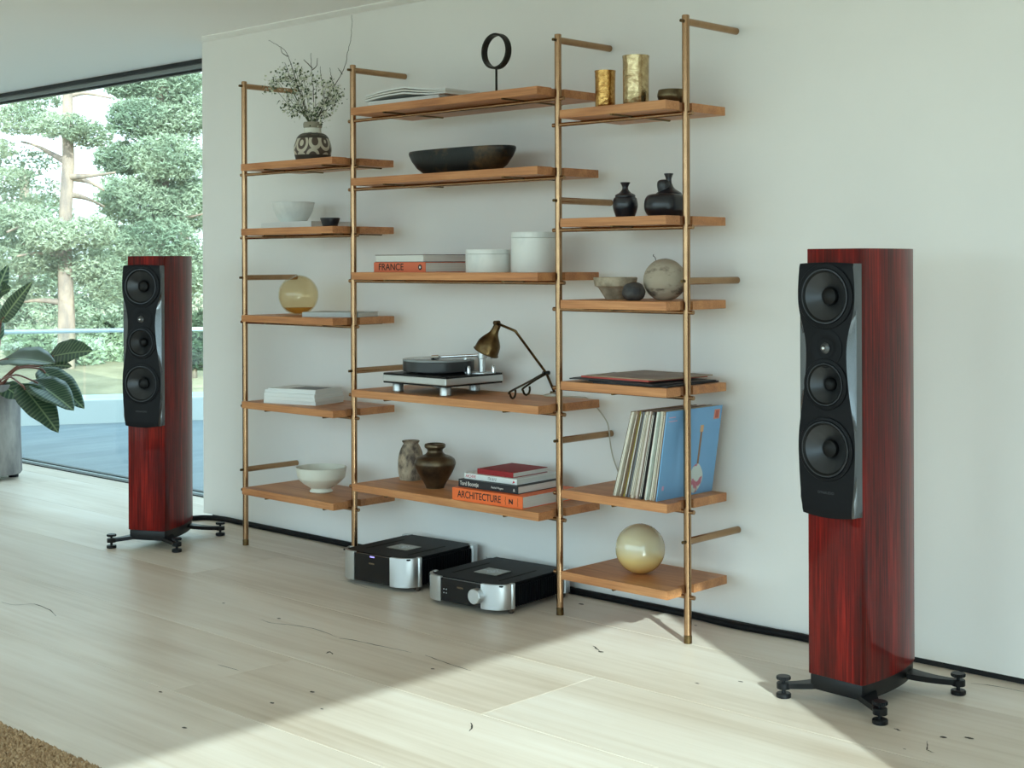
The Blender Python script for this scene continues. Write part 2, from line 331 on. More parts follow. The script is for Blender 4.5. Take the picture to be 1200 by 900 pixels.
# ------------------------------------------------------------------ outside
def outside():
    TER = mat('terrace_boards', srgb(118, 130, 136), .5, col2=srgb(98, 112, 120), vscale=2.5, stretch=(3, .5, 1))
    a, b = Pz(-150, 505, -.05), Pz(330, 489, -.05)
    d = (b - a).normalized(); nrm = Vector((-d.y, d.x, 0)); nrm = nrm if nrm.x < 0 else -nrm       # away from the house
    bm = nb(); vs_ = [bm.verts.new(v) for v in [Vector((-6.0, .47, -.05)), Vector((ROOM_L - .05, .47, -.05)), a, b, Vector((-6.0, 6, -.05))]]
    bm.faces.new(vs_); r = bmesh.ops.extrude_face_region(bm, geom=bm.faces[:]); 
    for v in [g for g in r['geom'] if isinstance(g, bmesh.types.BMVert)]: v.co.z -= .2
    ter = obj('terrace', bm, TER); ter['kind'] = 'structure'
    # kerb
    kb = thing('kerb', 'pale concrete kerb along the far edge of the terrace', 'kerb', a)
    L_ = (b - a).length; ang = math.atan2(d.y, d.x); kb.rotation_euler[2] = ang
    side = 1 if nrm.dot(Vector((-d.y, d.x, 0))) > 0 else -1
    obj('kerb_stone', BOX(0, L_, min(0, side * .5), max(0, side * .5), -.1, .20, bev=.01), mat('pale_concrete', srgb(205, 212, 208), .7, var=.06, vscale=3), kb)
    gb = thing('glass_balustrade', 'frameless glass balustrade with a slim pale handrail on the terrace kerb', 'balustrade', a); gb.rotation_euler[2] = ang
    RM = mat('pale_rail', srgb(205, 218, 222), .35); BG = glass_sheet('balustrade_glass', (.93, .98, .965, 1))
    obj('handrail', tube([(0, side * .1, .775), (L_, side * .1, .775)], .018, 10), RM, gb, smooth=True)
    n = max(2, int(L_ / 1.3))
    for i in range(n): obj('pane', BOX(L_ * i / n + .01, L_ * (i + 1) / n - .01, side * .1 - .005, side * .1 + .005, .201, .765), BG, gb)
    # ground bank
    GR = mat('dry_grass_bank', srgb(190, 168, 134), .9, col2=srgb(150, 134, 104), vscale=2.0, bump=.5, bscale=14)
    bm = nb(); rows = []
    for i, (t, z) in enumerate([(.45, -.15), (1.0, .02), (1.8, .12), (3.0, .20), (6, .24), (14, .2), (40, .2)]):
        row = []
        for k in range(15):
            s = -14 + k * 2.4; p = a + d * s + nrm * t
            row.append(bm.verts.new((p.x, p.y, z + .12 * mnoise.noise(Vector((p.x * .6, p.y * .6, 0))))))
        rows.append(row)
    for r0, r1 in zip(rows, rows[1:]):
        for k in range(14): bm.faces.new((r0[k], r0[k + 1], r1[k + 1], r1[k]))
    g = obj('ground', bm, GR, smooth=True); g['kind'] = 'structure'
    bm = BOX(-60, 60, -60, 60, -.9, -.7); g2 = obj('ground', bm, mat('lawn', srgb(140, 130, 112), .9, var=.3, vscale=1.5)); g2['kind'] = 'structure'
    # trees
    rng = random.Random(3)
    BARK = mat('pine_bark', srgb(190, 162, 140), .85, col2=srgb(140, 122, 112), vscale=9, stretch=(1, 1, .4), bump=.5, bscale=22)
    def D_(px, py, t): return CAM + ray(px, py) * t
    def tuft_mesh(blobs, seed, size, per, width=.16, up=.3):
        """needle tufts scattered through ellipsoid sprays; blobs: (px,py,t,rx,ry,n)"""
        rg = random.Random(seed); verts = []; faces = []
        for (px, py, t, rx, ry, n_) in blobs:
            c = D_(px, py, t); k = t / F_PX
            for _ in range(int(n_ * 2.3)):
                while True:
                    q = Vector((rg.uniform(-1, 1), rg.uniform(-1, 1), rg.uniform(-1, 1)))
                    if q.length < 1: break
                if q.length < .55 and rg.random() < .5: q = q.normalized() * rg.uniform(.55, 1)
                p = c + RGT * (q.x * rx * k) + UPV * (q.y * ry * k) + FWD * (q.z * max(rx, ry) * k * .9)
                ax = Vector((rg.gauss(0, 1), rg.gauss(0, 1), rg.gauss(up, .7))).normalized()
                for _j in range(per):
                    dd = (ax * .7 + Vector((rg.gauss(0, .6), rg.gauss(0, .6), rg.gauss(0, .6)))).normalized(); l = size * rg.uniform(.6, 1.3)
                    sd_ = dd.cross(Vector((rg.random(), rg.random(), rg.random() - .5))).normalized() * l * width
                    i0 = len(verts); verts += [p - sd_, p + sd_, p + dd * l]; faces.append((i0, i0 + 1, i0 + 2))
        return verts, faces
    def leafobj(name, vf, m, parent):
        me = bpy.data.meshes.new(name); me.from_pydata([tuple(v) for v in vf[0]], [], vf[1]); me.materials.append(m)
        o = bpy.data.objects.new(name, me); COL.objects.link(o); o['kind'] = 'stuff'
        o.parent = parent; o.matrix_parent_inverse = Matrix.Translation(parent.location).inverted(); return o
    def world_child(name, bm, m, parent, smooth=True):
        o = obj(name, bm, m, parent, smooth=smooth); o.matrix_parent_inverse = Matrix.Translation(parent.location).inverted(); return o
    def needles(name, c1, c2):
        m = mat(name, c1, .7, col2=c2, vscale=1.6, lo=.35, hi=.6); b = m.node_tree.nodes['Principled BSDF']
        b.inputs['Subsurface Weight'].default_value = 0; b.inputs['Specular IOR Level'].default_value = .2
        return m
    N1 = needles('pale_needles', srgb(186, 192, 162), srgb(132, 146, 116)); N2 = needles('fir_needles', srgb(180, 190, 160), srgb(126, 144, 118)); N3 = needles('bush_leaves', srgb(190, 200, 166), srgb(140, 156, 124))
    def tree(name, label, t, trunk, limbs, blobs, m, seed, size=.05, per=6, width=.15):
        base = D_(trunk[0][0], trunk[0][1], t); th = thing(name, label, 'tree', (base.x, base.y, base.z), group=None)
        P = [D_(x, y, t) for x, y, r in trunk]; R_ = [r * t / F_PX for x, y, r in trunk]
        n = 5; PP = spline(P, n); RR = [R_[min(i // n, len(R_) - 2)] * (1 - (i % n) / n) + R_[min(i // n + 1, len(R_) - 1)] * ((i % n) / n) for i in range(len(PP))]
        world_child('trunk', tube(PP, RR, 10), BARK, th)
        for li in limbs:
            dt = li[0]; Q = [D_(x, y, t + dt * k / max(1, len(li) - 2)) for k, (x, y) in enumerate(li[1:])]
            Q = spline(Q, 4); world_child('limb', tube(Q, [max(.012, .04 * (1 - i / len(Q))) for i in range(len(Q))], 7), BARK, th)
        leafobj('foliage', tuft_mesh(blobs, seed, size, per, width), m, th)
    # tall pine with an open crown
    tree('pine_tree', 'open pine with a reddish trunk and level limbs beyond the terrace', 15.0,
         [(76, 445, 11), (78, 380, 10), (76, 300, 8), (77, 245, 7.5), (80, 190, 7), (79, 140, 6), (80, 70, 5.5)],
         [(.4, (78, 190), (62, 181), (43, 171), (25, 166)), (-.3, (80, 207), (105, 206), (135, 202)), (.2, (82, 208), (104, 213), (122, 223)), (.3, (80, 112), (100, 109), (130, 115)),
          (.5, (82, 228), (100, 232), (122, 242)), (-.4, (76, 300), (50, 296), (20, 300)), (.3, (78, 355), (45, 352), (10, 356)), (-.5, (76, 262), (40, 260), (8, 272))],
         [(20, 190, 16, 50, 18, 160), (10, 235, 16, 40, 14, 160), (55, 225, 16.2, 20, 18, 60), (25, 140, 15.2, 42, 18, 330), (70, 148, 14.7, 40, 16, 260), (105, 158, 15.0, 30, 16, 200), (12, 210, 15.2, 30, 16, 170), (20, 258, 14.8, 40, 20, 330), (60, 275, 14.6, 36, 20, 330),
          (105, 272, 14.9, 32, 20, 280), (30, 300, 15.0, 50, 22, 420), (95, 310, 15.2, 44, 24, 380), (20, 340, 15.3, 36, 14, 200), (135, 330, 15.2, 40, 28, 300), (-10, 175, 15.2, 30, 14, 120), (40, 118, 15.4, 40, 8, 120)], N1, 11)
    tree('fir_tree', 'dense pale green fir filling the window beside the wall end', 17.0,
         [(190, 445, 12), (188, 300, 10), (190, 160, 8), (190, 30, 5)], [(.3, (188, 190), (170, 192), (150, 198)), (-.3, (190, 250), (215, 255), (240, 250))],
         [(150, 100, 17, 30, 16, 330), (195, 95, 17, 46, 24, 640), (165, 140, 16.8, 40, 26, 640), (218, 135, 17, 36, 28, 560), (145, 185, 17, 36, 20, 480), (195, 185, 16.7, 46, 28, 720), (160, 235, 16.8, 46, 28, 760),
          (220, 240, 17, 36, 34, 640), (185, 285, 16.6, 50, 30, 760), (140, 290, 17, 36, 26, 480), (225, 315, 17, 34, 34, 560), (175, 335, 16.8, 46, 28, 640)], N2, 12, size=.055)
    tree('spruce_tree', 'hazy blue-green spruce standing behind the open pine', 23.0,
         [(30, 430, 9), (30, 300, 8), (28, 200, 5)], [(.3, (30, 330), (10, 335))],
         [(10, 270, 23, 40, 26, 420), (50, 250, 23, 36, 22, 330), (30, 320, 22.6, 56, 30, 640), (95, 330, 23, 50, 34, 640), (60, 375, 22.6, 60, 28, 640), (130, 375, 23, 50, 30, 560), (0, 380, 23, 40, 26, 360)], N2, 13, size=.07)
    tree('fir_tree', 'far grey-green fir behind the dense pale fir', 26.0, [(215, 430, 8), (215, 200, 6)], [],
         [(190, 120, 26, 60, 50, 700), (215, 220, 26, 50, 60, 700), (160, 230, 26, 50, 60, 600), (200, 330, 26, 60, 50, 700), (140, 330, 26, 40, 40, 400)], N2, 14, size=.085)
    for px, t, seed, lab in ((352, 18.0, 31, 'pale green fir hidden behind the wall end, past the dense fir'), (470, 20.0, 32, 'fir furthest behind the shelf wall outside'), (-95, 17.5, 33, 'fir beyond the terrace behind the potted plant side')):
        tree('fir_tree', lab, t, [(px, 445, 11), (px, 300, 9), (px, 60, 5)], [(.3, (px, 250), (px + 25, 252), (px + 50, 250))],
             [(px + dx, py, t + dt, 62, 40, 420) for dx, py, dt in ((-20, 60, 0), (25, 90, .3), (-30, 140, -.2), (30, 175, .2), (-25, 225, 0), (28, 260, .2), (-28, 305, -.1), (25, 345, .1), (0, 20, 0), (-5, 385, .2))], N2, seed, size=.075)
    def bush(label, blobs, m, seed, size):
        px, py, t = blobs[0][:3]; b = D_(px, py + blobs[0][4], t); th = thing('bush', label, 'bush', (b.x, b.y, b.z))
        world_child('stem', tube([b + Vector((0, 0, -.15)), b + Vector((0, 0, .15)), b + Vector((.05, .02, .3))], [.03, .025, .01], 7), BARK, th)
        leafobj('foliage', tuft_mesh(blobs, seed, size, 6, .3), m, th)
    bush('low pale bush beyond the balustrade behind the potted plant', [(45, 405, 15.5, 40, 22, 500), (90, 415, 15.5, 30, 18, 300)], N3, 21, .07)
    bush('loose bush on the dry bank beyond the balustrade', [(128, 400, 16, 30, 30, 420), (150, 420, 16, 26, 20, 300)], N3, 22, .07)
    bush('dark leafy bush next to the wall end seen past the speaker', [(228, 410, 14.5, 18, 22, 420), (238, 385, 14.5, 16, 20, 300)], needles('dark_leaves', srgb(96, 112, 84), srgb(52, 64, 50)), 23, .07)
outside()
# ------------------------------------------------------------------ shelving
POLE_X = [-5.431, -4.663, -3.507, -2.929]; PY_ = -.2964; POLE_H = 2.1195; SH_T = .030; SH_F, SH_B = -.41, -.07
PITCH = .096
def sb(k): return .1635 + PITCH * k
LZ = [sb(k) + SH_T for k in (16, 13, 9, 5, 1)]; CZ = [sb(k) + SH_T for k in (18, 15, 11, 6, 2)]; RZ = [sb(k) + SH_T for k in (17, 13, 10, 7, 3, 0)]
COLS = [(-5.300, POLE_X[1], LZ), (-4.542, POLE_X[2], CZ), (-3.398, POLE_X[3], RZ)]
def shelving():
    u = thing('shelving_unit', 'tall open wall shelving of oak boards on four slim brass poles', 'shelving', (POLE_X[0], PY_, 0))
    off = Vector((-POLE_X[0], -PY_, 0))
    # poles
    bm = lathe([(0, .028), (.0128, .028), (.0128, POLE_H - .002), (.011, POLE_H), (0, POLE_H)], 20); pm = None
    fb = lathe([(0, 0), (.0138, 0), (.0138, .026), (.0105, .026), (.0105, .03)], 20)
    for x in POLE_X:
        if pm is None:
            p = obj('pole', bm, BRASS, u, auto=40); pm = p.data; p.location = Vector((x, PY_, 0)) + off
            f = obj('pole_foot', fb, BRASSD, p, auto=40); fm = f.data
        else:
            p = inst('pole', pm, u, Vector((x, PY_, 0)) + off); inst('pole_foot', fm, p)
    # wall bars
    L_ = -PY_; bar = tube([(0, .0, 0), (0, L_ - .001, 0)], .0125, 18); pin = tube([(0, -.028, 0), (0, 0, 0)], .0055, 10); first = None
    bars = [(i, 2.0976) for i in range(4)] + [(0, 1.2225), (0, .346), (1, .834), (2, 1.512), (2, .636), (3, 1.2213), (3, .343)]
    for i, z in bars:
        l = Vector((POLE_X[i], PY_, z)) + off
        if first is None:
            b = obj('wall_bar', bar, BRASS, u, auto=40); b.location = l; q = obj('pin', pin, BRASSD, b, auto=40); first = (b.data, q.data)
        else:
            b = inst('wall_bar', first[0], u, l); inst('pin', first[1], b)
    # boards
    for ci, (x0, x1, zs) in enumerate(COLS):
        pl = POLE_X[ci]; W = x1 - x0; md = None
        for z in zs:
            l = Vector((x0, PY_, z - SH_T)) + off
            if md is None:
                fy, by = SH_F - PY_, SH_B - PY_; nw = .022
                out = [(0, fy), (W, fy), (W, -.036), (W - nw, -.036), (W - nw, .034), (W, .034), (W, by), (0, by)]
                s = obj('shelf_board', prism(out, 0, SH_T, bev=.0015), SHELFM, u)
                r = obj('support_rod', tube([(pl - x0 - .026, 0, -.0078), (x1 - x0 + .028, 0, -.0078)], .0075, 12), BRASS, s, auto=40)
                xs = [.17, .57] if ci == 0 else ([.20, .86] if ci == 1 else [.235])
                crs = [obj('cross_rod', tube([(x, fy + .0005, .0005), (x, by - .012, .0005)], .0062, 10), BRASSD, s, auto=40) for x in xs[:1]]
                for x in xs[1:]: crs.append(inst('cross_rod', crs[0].data, s, (x - xs[0], 0, 0)))
                md = (s.data, r.data, crs[0].data, xs); s.location = l
            else:
                s = inst('shelf_board', md[0], u, l); inst('support_rod', md[1], s)
                for x in md[3]: inst('cross_rod', md[2], s, (x - md[3][0], 0, 0))
shelving()

# ------------------------------------------------------------------ loudspeakers
def speaker(loc, rotz, where):
    t = thing('floorstanding_speaker', 'glossy rosewood floorstanding speaker with a black baffle ' + where, 'speaker', loc, rotz, None)
    W, Dp, Z0, Z1 = .0935, .365, .083, 1.3225
    out = [(-W + .006, 0), (W - .006, 0), (W - .0015, .0015), (W, .006)]
    side = [(W, .09), (W - .005, .16), (W - .019, .24), (W - .04, .31), (W - .056, .35), (W - .062, Dp - .004), (W - .07, Dp)]
    sp = [(v.x, v.y) for v in spline([(W, .006, 0)] + [(a, b, 0) for a, b in side], 4)][1:]
    out += sp; out += [(-x, y) for x, y in reversed(sp)] + [(-W, .006), (-W + .0015, .0015)]
    cab = obj('cabinet', prism(out, Z0, Z1, bev=.002), ROSE, t, auto=35)
    # plinth
    pl = [(x * .96, .004 + y * .97) for x, y in out]
    ps = obj('plinth', prism(pl, .038, Z0, bev=.004), BLACK, t, auto=35)
    # outrigger feet
    fx, f0, f1 = .166, -.022, .382
    for sx_ in (-1, 1):
        for fy, cy_ in ((f0, .06), (f1, .29)):
            A = Vector((sx_ * .045, cy_, 0)); B = Vector((sx_ * fx, fy, 0)); pts = []
            d = (B - A); n = 9; q = Vector((-d.y, d.x, 0)).normalized(); l1, l2 = [], []
            for i in range(n + 1):
                s = i / n; c = A + d * s; ww = .034 * (1 - s) ** 1.6 + .0125
                l1.append((c + q * ww)); l2.append((c - q * ww))
            pts = [(p.x, p.y) for p in l1] + [(p.x, p.y) for p in reversed(l2)]
            bm = prism(pts, .034, .05, bev=.003)
            for v in bm.verts:
                s = ((Vector((v.co.x, v.co.y, 0)) - A).dot(d)) / d.length_squared; v.co.z += .016 * max(0, 1 - s) ** 2 - .006 * max(0, min(1, s))
            leg = obj('outrigger_leg', bm, BLACK, t, auto=35)
            xf_ = (sx_ * fx, fy, 0)
            obj('foot_pad', lathe([(0, 0), (.0205, 0), (.022, .002), (.022, .011), (.02, .0135), (.006, .0135), (.006, .03), (0, .03)], 28), BLACK, leg, auto=35, loc=xf_)
            obj('leg_boss', lathe([(0, .026), (.0195, .026), (.0205, .028), (.0205, .042), (.019, .044), (.005, .044), (.005, .056), (0, .056)], 28), BLACK, leg, auto=35, loc=xf_)
            kn = nb(); R1, R2 = .0215, .0195; seg = 48
            rings = []
            for z, kk in ((.053, 1), (.055, 0), (.061, 0), (.063, 1)):
                rings.append([kn.verts.new(((R2 if (i % 2 or kk) else R1) * math.cos(2 * math.pi * i / seg), (R2 if (i % 2 or kk) else R1) * math.sin(2 * math.pi * i / seg), z)) for i in range(seg)])
            for a_, b_ in zip(rings, rings[1:]):
                for i in range(seg): kn.faces.new((a_[i], a_[(i + 1) % seg], b_[(i + 1) % seg], b_[i]))
            kn.faces.new(rings[0][::-1]); kn.faces.new(rings[-1])
            obj('height_knob', kn, BLACK, leg, loc=xf_)
    # baffle (front face hourglass, sides swept back to the cabinet)
    zb0, zb1 = .562, 1.279
    drv = [('woofer', 1.186, .094, .070, .026), ('midrange', .934, .074, .054, .0195), ('woofer', .749, .092, .071, .026)]
    key = [(.562, .083), (.60, .088), (.66, .0935), (.75, .098), (.80, .0955), (.86, .086), (.91, .0775), (.96, .072), (1.0, .069), (1.04, .069), (1.08, .075), (1.12, .088), (1.15, .0955), (1.186, .0985), (1.23, .0965), (1.284, .091)]
    def hw(z):
        for (a, b), (c, d) in zip(key, key[1:]):
            if a <= z <= c:
                s = (z - a) / (c - a); s = s * s * (3 - 2 * s) if False else s; return b + (d - b) * s
        return key[-1][1] if z > 1 else key[0][1]
    bm = nb(); rows = []; N = 74
    for i in range(N + 1):
        z = zb0 + (zb1 - zb0) * i / N
        h = sum(hw(min(zb1, max(zb0, z + dz))) for dz in (-.02, -.01, 0, .01, .02)) / 5
        hb = .0955; he = .0970; yf = -.037 if 0 < i < N else -.034
        w_ = min(1.0, max(0.0, (he - h) / .028)); he2 = max(he, h) - .010 * max(0.0, (.6 - z) / .04) * (z < .6) - .006 * max(0, (z - 1.24) / .044)
        NC = 12
        lft = [(-hb, .0), (-he2, -.015), (-he2, -.028), (-(h * .45 + he2 * .55), -.0302)]
        xs = lft + [(h * j / NC, yf - .002 * (1 - (j / NC) ** 2)) for j in range(-NC, NC + 1)] + [(-x, y) for x, y in reversed(lft)]
        sag = .010
        row = []
        for x, y in xs:
            zz = z
            if i == 0: zz = z - sag * (1 - (x / .1) ** 2)
            if i == N: zz = z + .004 * (1 - (x / .1) ** 2)
            row.append(bm.verts.new((x, y, zz)))
        rows.append(row)
    for a_, b_ in zip(rows, rows[1:]):
        for k in range(len(a_) - 1):
            q = (a_[k], a_[k + 1], b_[k + 1], b_[k]); front = 4 <= k < 4 + 2 * NC
            c = (q[0].co + q[1].co + q[2].co + q[3].co) / 4
            if front and any(math.hypot(c.x, c.z - dz_) < dri_ * 1.12 + .006 for _n, dz_, dro_, dri_, drc_ in drv): continue      # openings for the cones
            f = bm.faces.new(q); f.material_index = 0 if front else 1
    for r_ in (rows[0], rows[-1]): bm.faces.new(r_)
    bf = obj('front_baffle', bm, [BAFF, BAFS], t, auto=28)
    RX = Matrix.Rotation(H_, 4, 'X')            # lathe z axis -> -y
    def disc(name, prof, m, z, y, parent, seg=56):
        bm_ = xf(lathe(prof, seg), RX); return obj(name, bm_, m, parent, auto=35, loc=(0, y, z))
    for nm, z, ro, ri, rc in drv:
        y = -.0395
        d = disc(nm, [(ro, -.004), (ro, .0015), (ro * .985, .003), (ri * 1.17, .004), (ri * 1.12, .002)], BAFF, z, y, bf)
        disc('surround', [(ri * 1.13, .001)] + [(ri * (1.13 - .15 * s), .002 + .005 * math.sin(math.pi * s)) for s in (0, .2, .4, .6, .8, 1)], RUBBER, 0, 0, d)
        disc('trim_ring', [(ri * 1.125, .003), (ri * 1.12, .0062), (ri * 1.075, .0062), (ri * 1.07, .003)], mat('satin_ring', srgb(58, 60, 63), .3, .6), 0, 0, d)
        disc('cone', [(ri * .985, .002), (ri * .8, -.008), (ri * .6, -.0165), (rc * .9, -.029)], CONE, 0, 0, d)
        disc('dust_cap', [(rc * .98, -.029), (rc, -.022), (rc * .92, -.016), (rc * .62, -.011), (rc * .3, -.009), (0, -.0085)], RUBBER, 0, 0, d)
    tw = disc('tweeter', [(.056, -.003), (.056, .001), (.05, .0022), (.03, .0005), (.016, -.003)], BAFF, 1.038, -.0390, bf)
    disc('dome', [(.0165, -.003), (.0155, .003), (.011, .0075), (.005, .0095), (0, .010)], mat('tweeter_dome', srgb(86, 88, 90), .3, .7), 0, 0, tw)
    disc('phase_plug', [(.007, .008), (.006, .013), (.003, .016), (0, .017)], CHROME, 0, 0, tw, 24)
    text('DYNAUDIO', .0105, mat('dark_grey_print', srgb(62, 64, 66), .5), bf, (0, -.0396, .624), (H_, 0, 0), align='CENTER')
    return t
speaker((-2.192, -.583, 0), math.radians(-4.5), 'by the bare white wall')
speaker((-5.687, -.655, 0), math.radians(27.0), 'before the big window')

# ------------------------------------------------------------------ amplifiers
def amp(label, loc, rotz, Hh, knob):
    t = thing('amplifier', label, 'amplifier', loc, rotz); W, Dp, z0 = .192, .425, .018
    obj('chassis', BOX(-W + .018, W - .018, .03, Dp - .012, z0, z0 + Hh - .006, bev=.002), BLACKM, t)
    top = obj('top_cover', BOX(-W + .012, W - .012, .022, Dp - .006, z0 + Hh - .006, z0 + Hh, bev=.0015), BLACKM, t)
    obj('front_panel', BOX(-.105, .105, .004, .034, z0 + .002, z0 + Hh - .002, bev=.002), mat('gloss_black_panel', srgb(14, 15, 18), .18), t)
    for s in (-1, 1):
        arc = []
        for k in range(11):
            s_ = k / 10; x = .098 + .094 * math.sin(s_ * H_); y = .001 + .062 * (1 - math.cos(s_ * H_)); arc.append((s * x, y))
        ins = [(s * (.098 + .085 * math.sin(k / 10 * H_)), .015 + .05 * (1 - math.cos(k / 10 * H_))) for k in range(10, -1, -1)]
        ck = obj('corner_cheek', prism(arc + ins, z0, z0 + Hh + .002, bev=.001), STEEL, t, auto=35)
        obj('corner_post', prism([(s * (W - .004 + .011 * math.cos(a)), .074 + .011 * math.sin(a)) for a in [2 * math.pi * k / 16 for k in range(16)]], z0, z0 + Hh + .002, bev=.001), STEEL, t, auto=35)
        obj('corner_post', prism([(s * (W - .024), Dp), (s * (W - .006), Dp), (s * (W + .006), Dp - .008), (s * (W + .006), Dp - .035), (s * (W - .004), Dp - .04), (s * (W - .024), Dp - .03)], z0, z0 + Hh + .002, bev=.001), STEEL, t)
        n = 22; fm = None
        for k in range(n):
            y = .094 + (Dp - .046 - .094) * k / (n - 1)
            if fm is None:
                f = obj('heatsink_fin', BOX(-.012, .012, -.002, .002, 0, Hh - .016), BLACKM, t); fm = f.data; f.location = (s * (W - .009), y, z0 + .005)
            else: inst('heatsink_fin', fm, t, (s * (W - .009), y, z0 + .005))
        for y in (.075, Dp - .03):
            obj('foot', lathe([(0, 0), (.007, 0), (.012, .006), (.012, .019), (0, .019)], 18), mat('foot_brown', srgb(84, 74, 66), .4, .5), t, auto=40, loc=(s * (W - .012), y, 0))
    bd = obj('badge', BOX(-.055, .055, -.045, .045, 0, .003, bev=.001), mat('badge_metal', srgb(178, 178, 172), .35, 1.0, var=.25, vscale=40), t, loc=(.0, .19, z0 + Hh), rotz=0)
    bm = nb(); box(bm, -.045, .045, -.002, .002, .003, .0042); box(bm, -.002, .002, -.036, .036, .003, .0042)
    obj('emblem', lathe([(.022, .003), (.022, .0042), (.017, .0042), (.017, .003)], 28, bm), STEEL, bd)
    for s in (-1, 1): obj('top_groove', BOX(-.0035, .0035, -.11, .11, 0, .0012), mat('groove_black', srgb(8, 8, 9), .8), t, loc=(s * .115, .2, z0 + Hh))
    text('MOON', .009, mat('amber_print', srgb(140, 116, 84), .5), t, (-.018, .0036, z0 + Hh * .68), (H_, 0, 0))
    if knob:
        kb = obj('volume_knob', xf(lathe([(0, .032), (.0255, .032), (.028, .029), (.028, 0), (0, 0)], 40), Matrix.Rotation(H_, 4, 'X')), STEEL, t, auto=35, loc=(.085, .006, z0 + Hh * .52))
        for k in range(4): obj('button', xf(lathe([(0, .002), (.0025, .002), (.003, 0)], 12), Matrix.Rotation(H_, 4, 'X')), STEEL, t, loc=(-.083 + .012 * (k % 2), .0045, z0 + Hh * (.38 + .15 * (k // 2))))
    else:
        m = mat('violet_display', srgb(120, 110, 190), .4); m.node_tree.nodes['Principled BSDF'].inputs['Emission Color'].default_value = srgb(150, 140, 230); m.node_tree.nodes['Principled BSDF'].inputs['Emission Strength'].default_value = .8
        obj('indicator', BOX(-.012, .012, .0035, .006, z0 + Hh * .9, z0 + Hh * .95), m, t)
    return t
def amp_at(px_l, px_r, py_l, label, Hh, knob, rot):
    a = Pz(*px_l, .018); b = Pz(*px_r, .018); return amp(label, ((a.x + b.x) / 2, (a.y + b.y) / 2, 0), rot, Hh, knob)
amp('taller black amplifier with silver corner cheeks and no knob under the shelves', (-4.345, -.478, 0), math.radians(5), .112, False)
amp('lower black amplifier with a round silver volume knob on its front', (-3.828, -.492, 0), math.radians(5), .090, True)
# ------------------------------------------------------------------ things on the shelves
def round_obj(name, label, cat, px, y, z, wpx, hpx, prof, m, seg=44, group=None, n=4, sharp=50, flip=0):
    """lathe from a profile in units of (half width, height) read off the photograph"""
    p = at(px, y, z); k = m_px(p); R_, Hh = wpx / 2 * k, hpx * k
    pr_ = sprof(prof, n) if n else prof
    o = obj(name, lathe([(r * R_, q * Hh) for r, q in pr_], seg), m, auto=sharp, loc=p); return tag(o, label, cat, group)
def book(label, a, d, t, z, cover, loc_xy, rotz, name='book', cat='book', group=None, hard=True, pages=PAPER, ov=.003):
    """a = length along spine (x), d = depth (y, spine at y=0), t = thickness"""
    th = thing(name, label, cat, (loc_xy[0], loc_xy[1], z), rotz, group)
    c = .0022 if hard else .0006
    bm = nb(); box(bm, 0, a, 0, d, 0, c); box(bm, 0, a, 0, d, t - c, t)
    box(bm, 0, a, -.0005, c, 0, t, bev=min(.002, t * .2))
    obj('cover', bm, cover, th)
    e = ov if hard else .0003
    obj('page_block', BOX(e, a - e, c, d - e, c, t - c), pages, th)
    return th

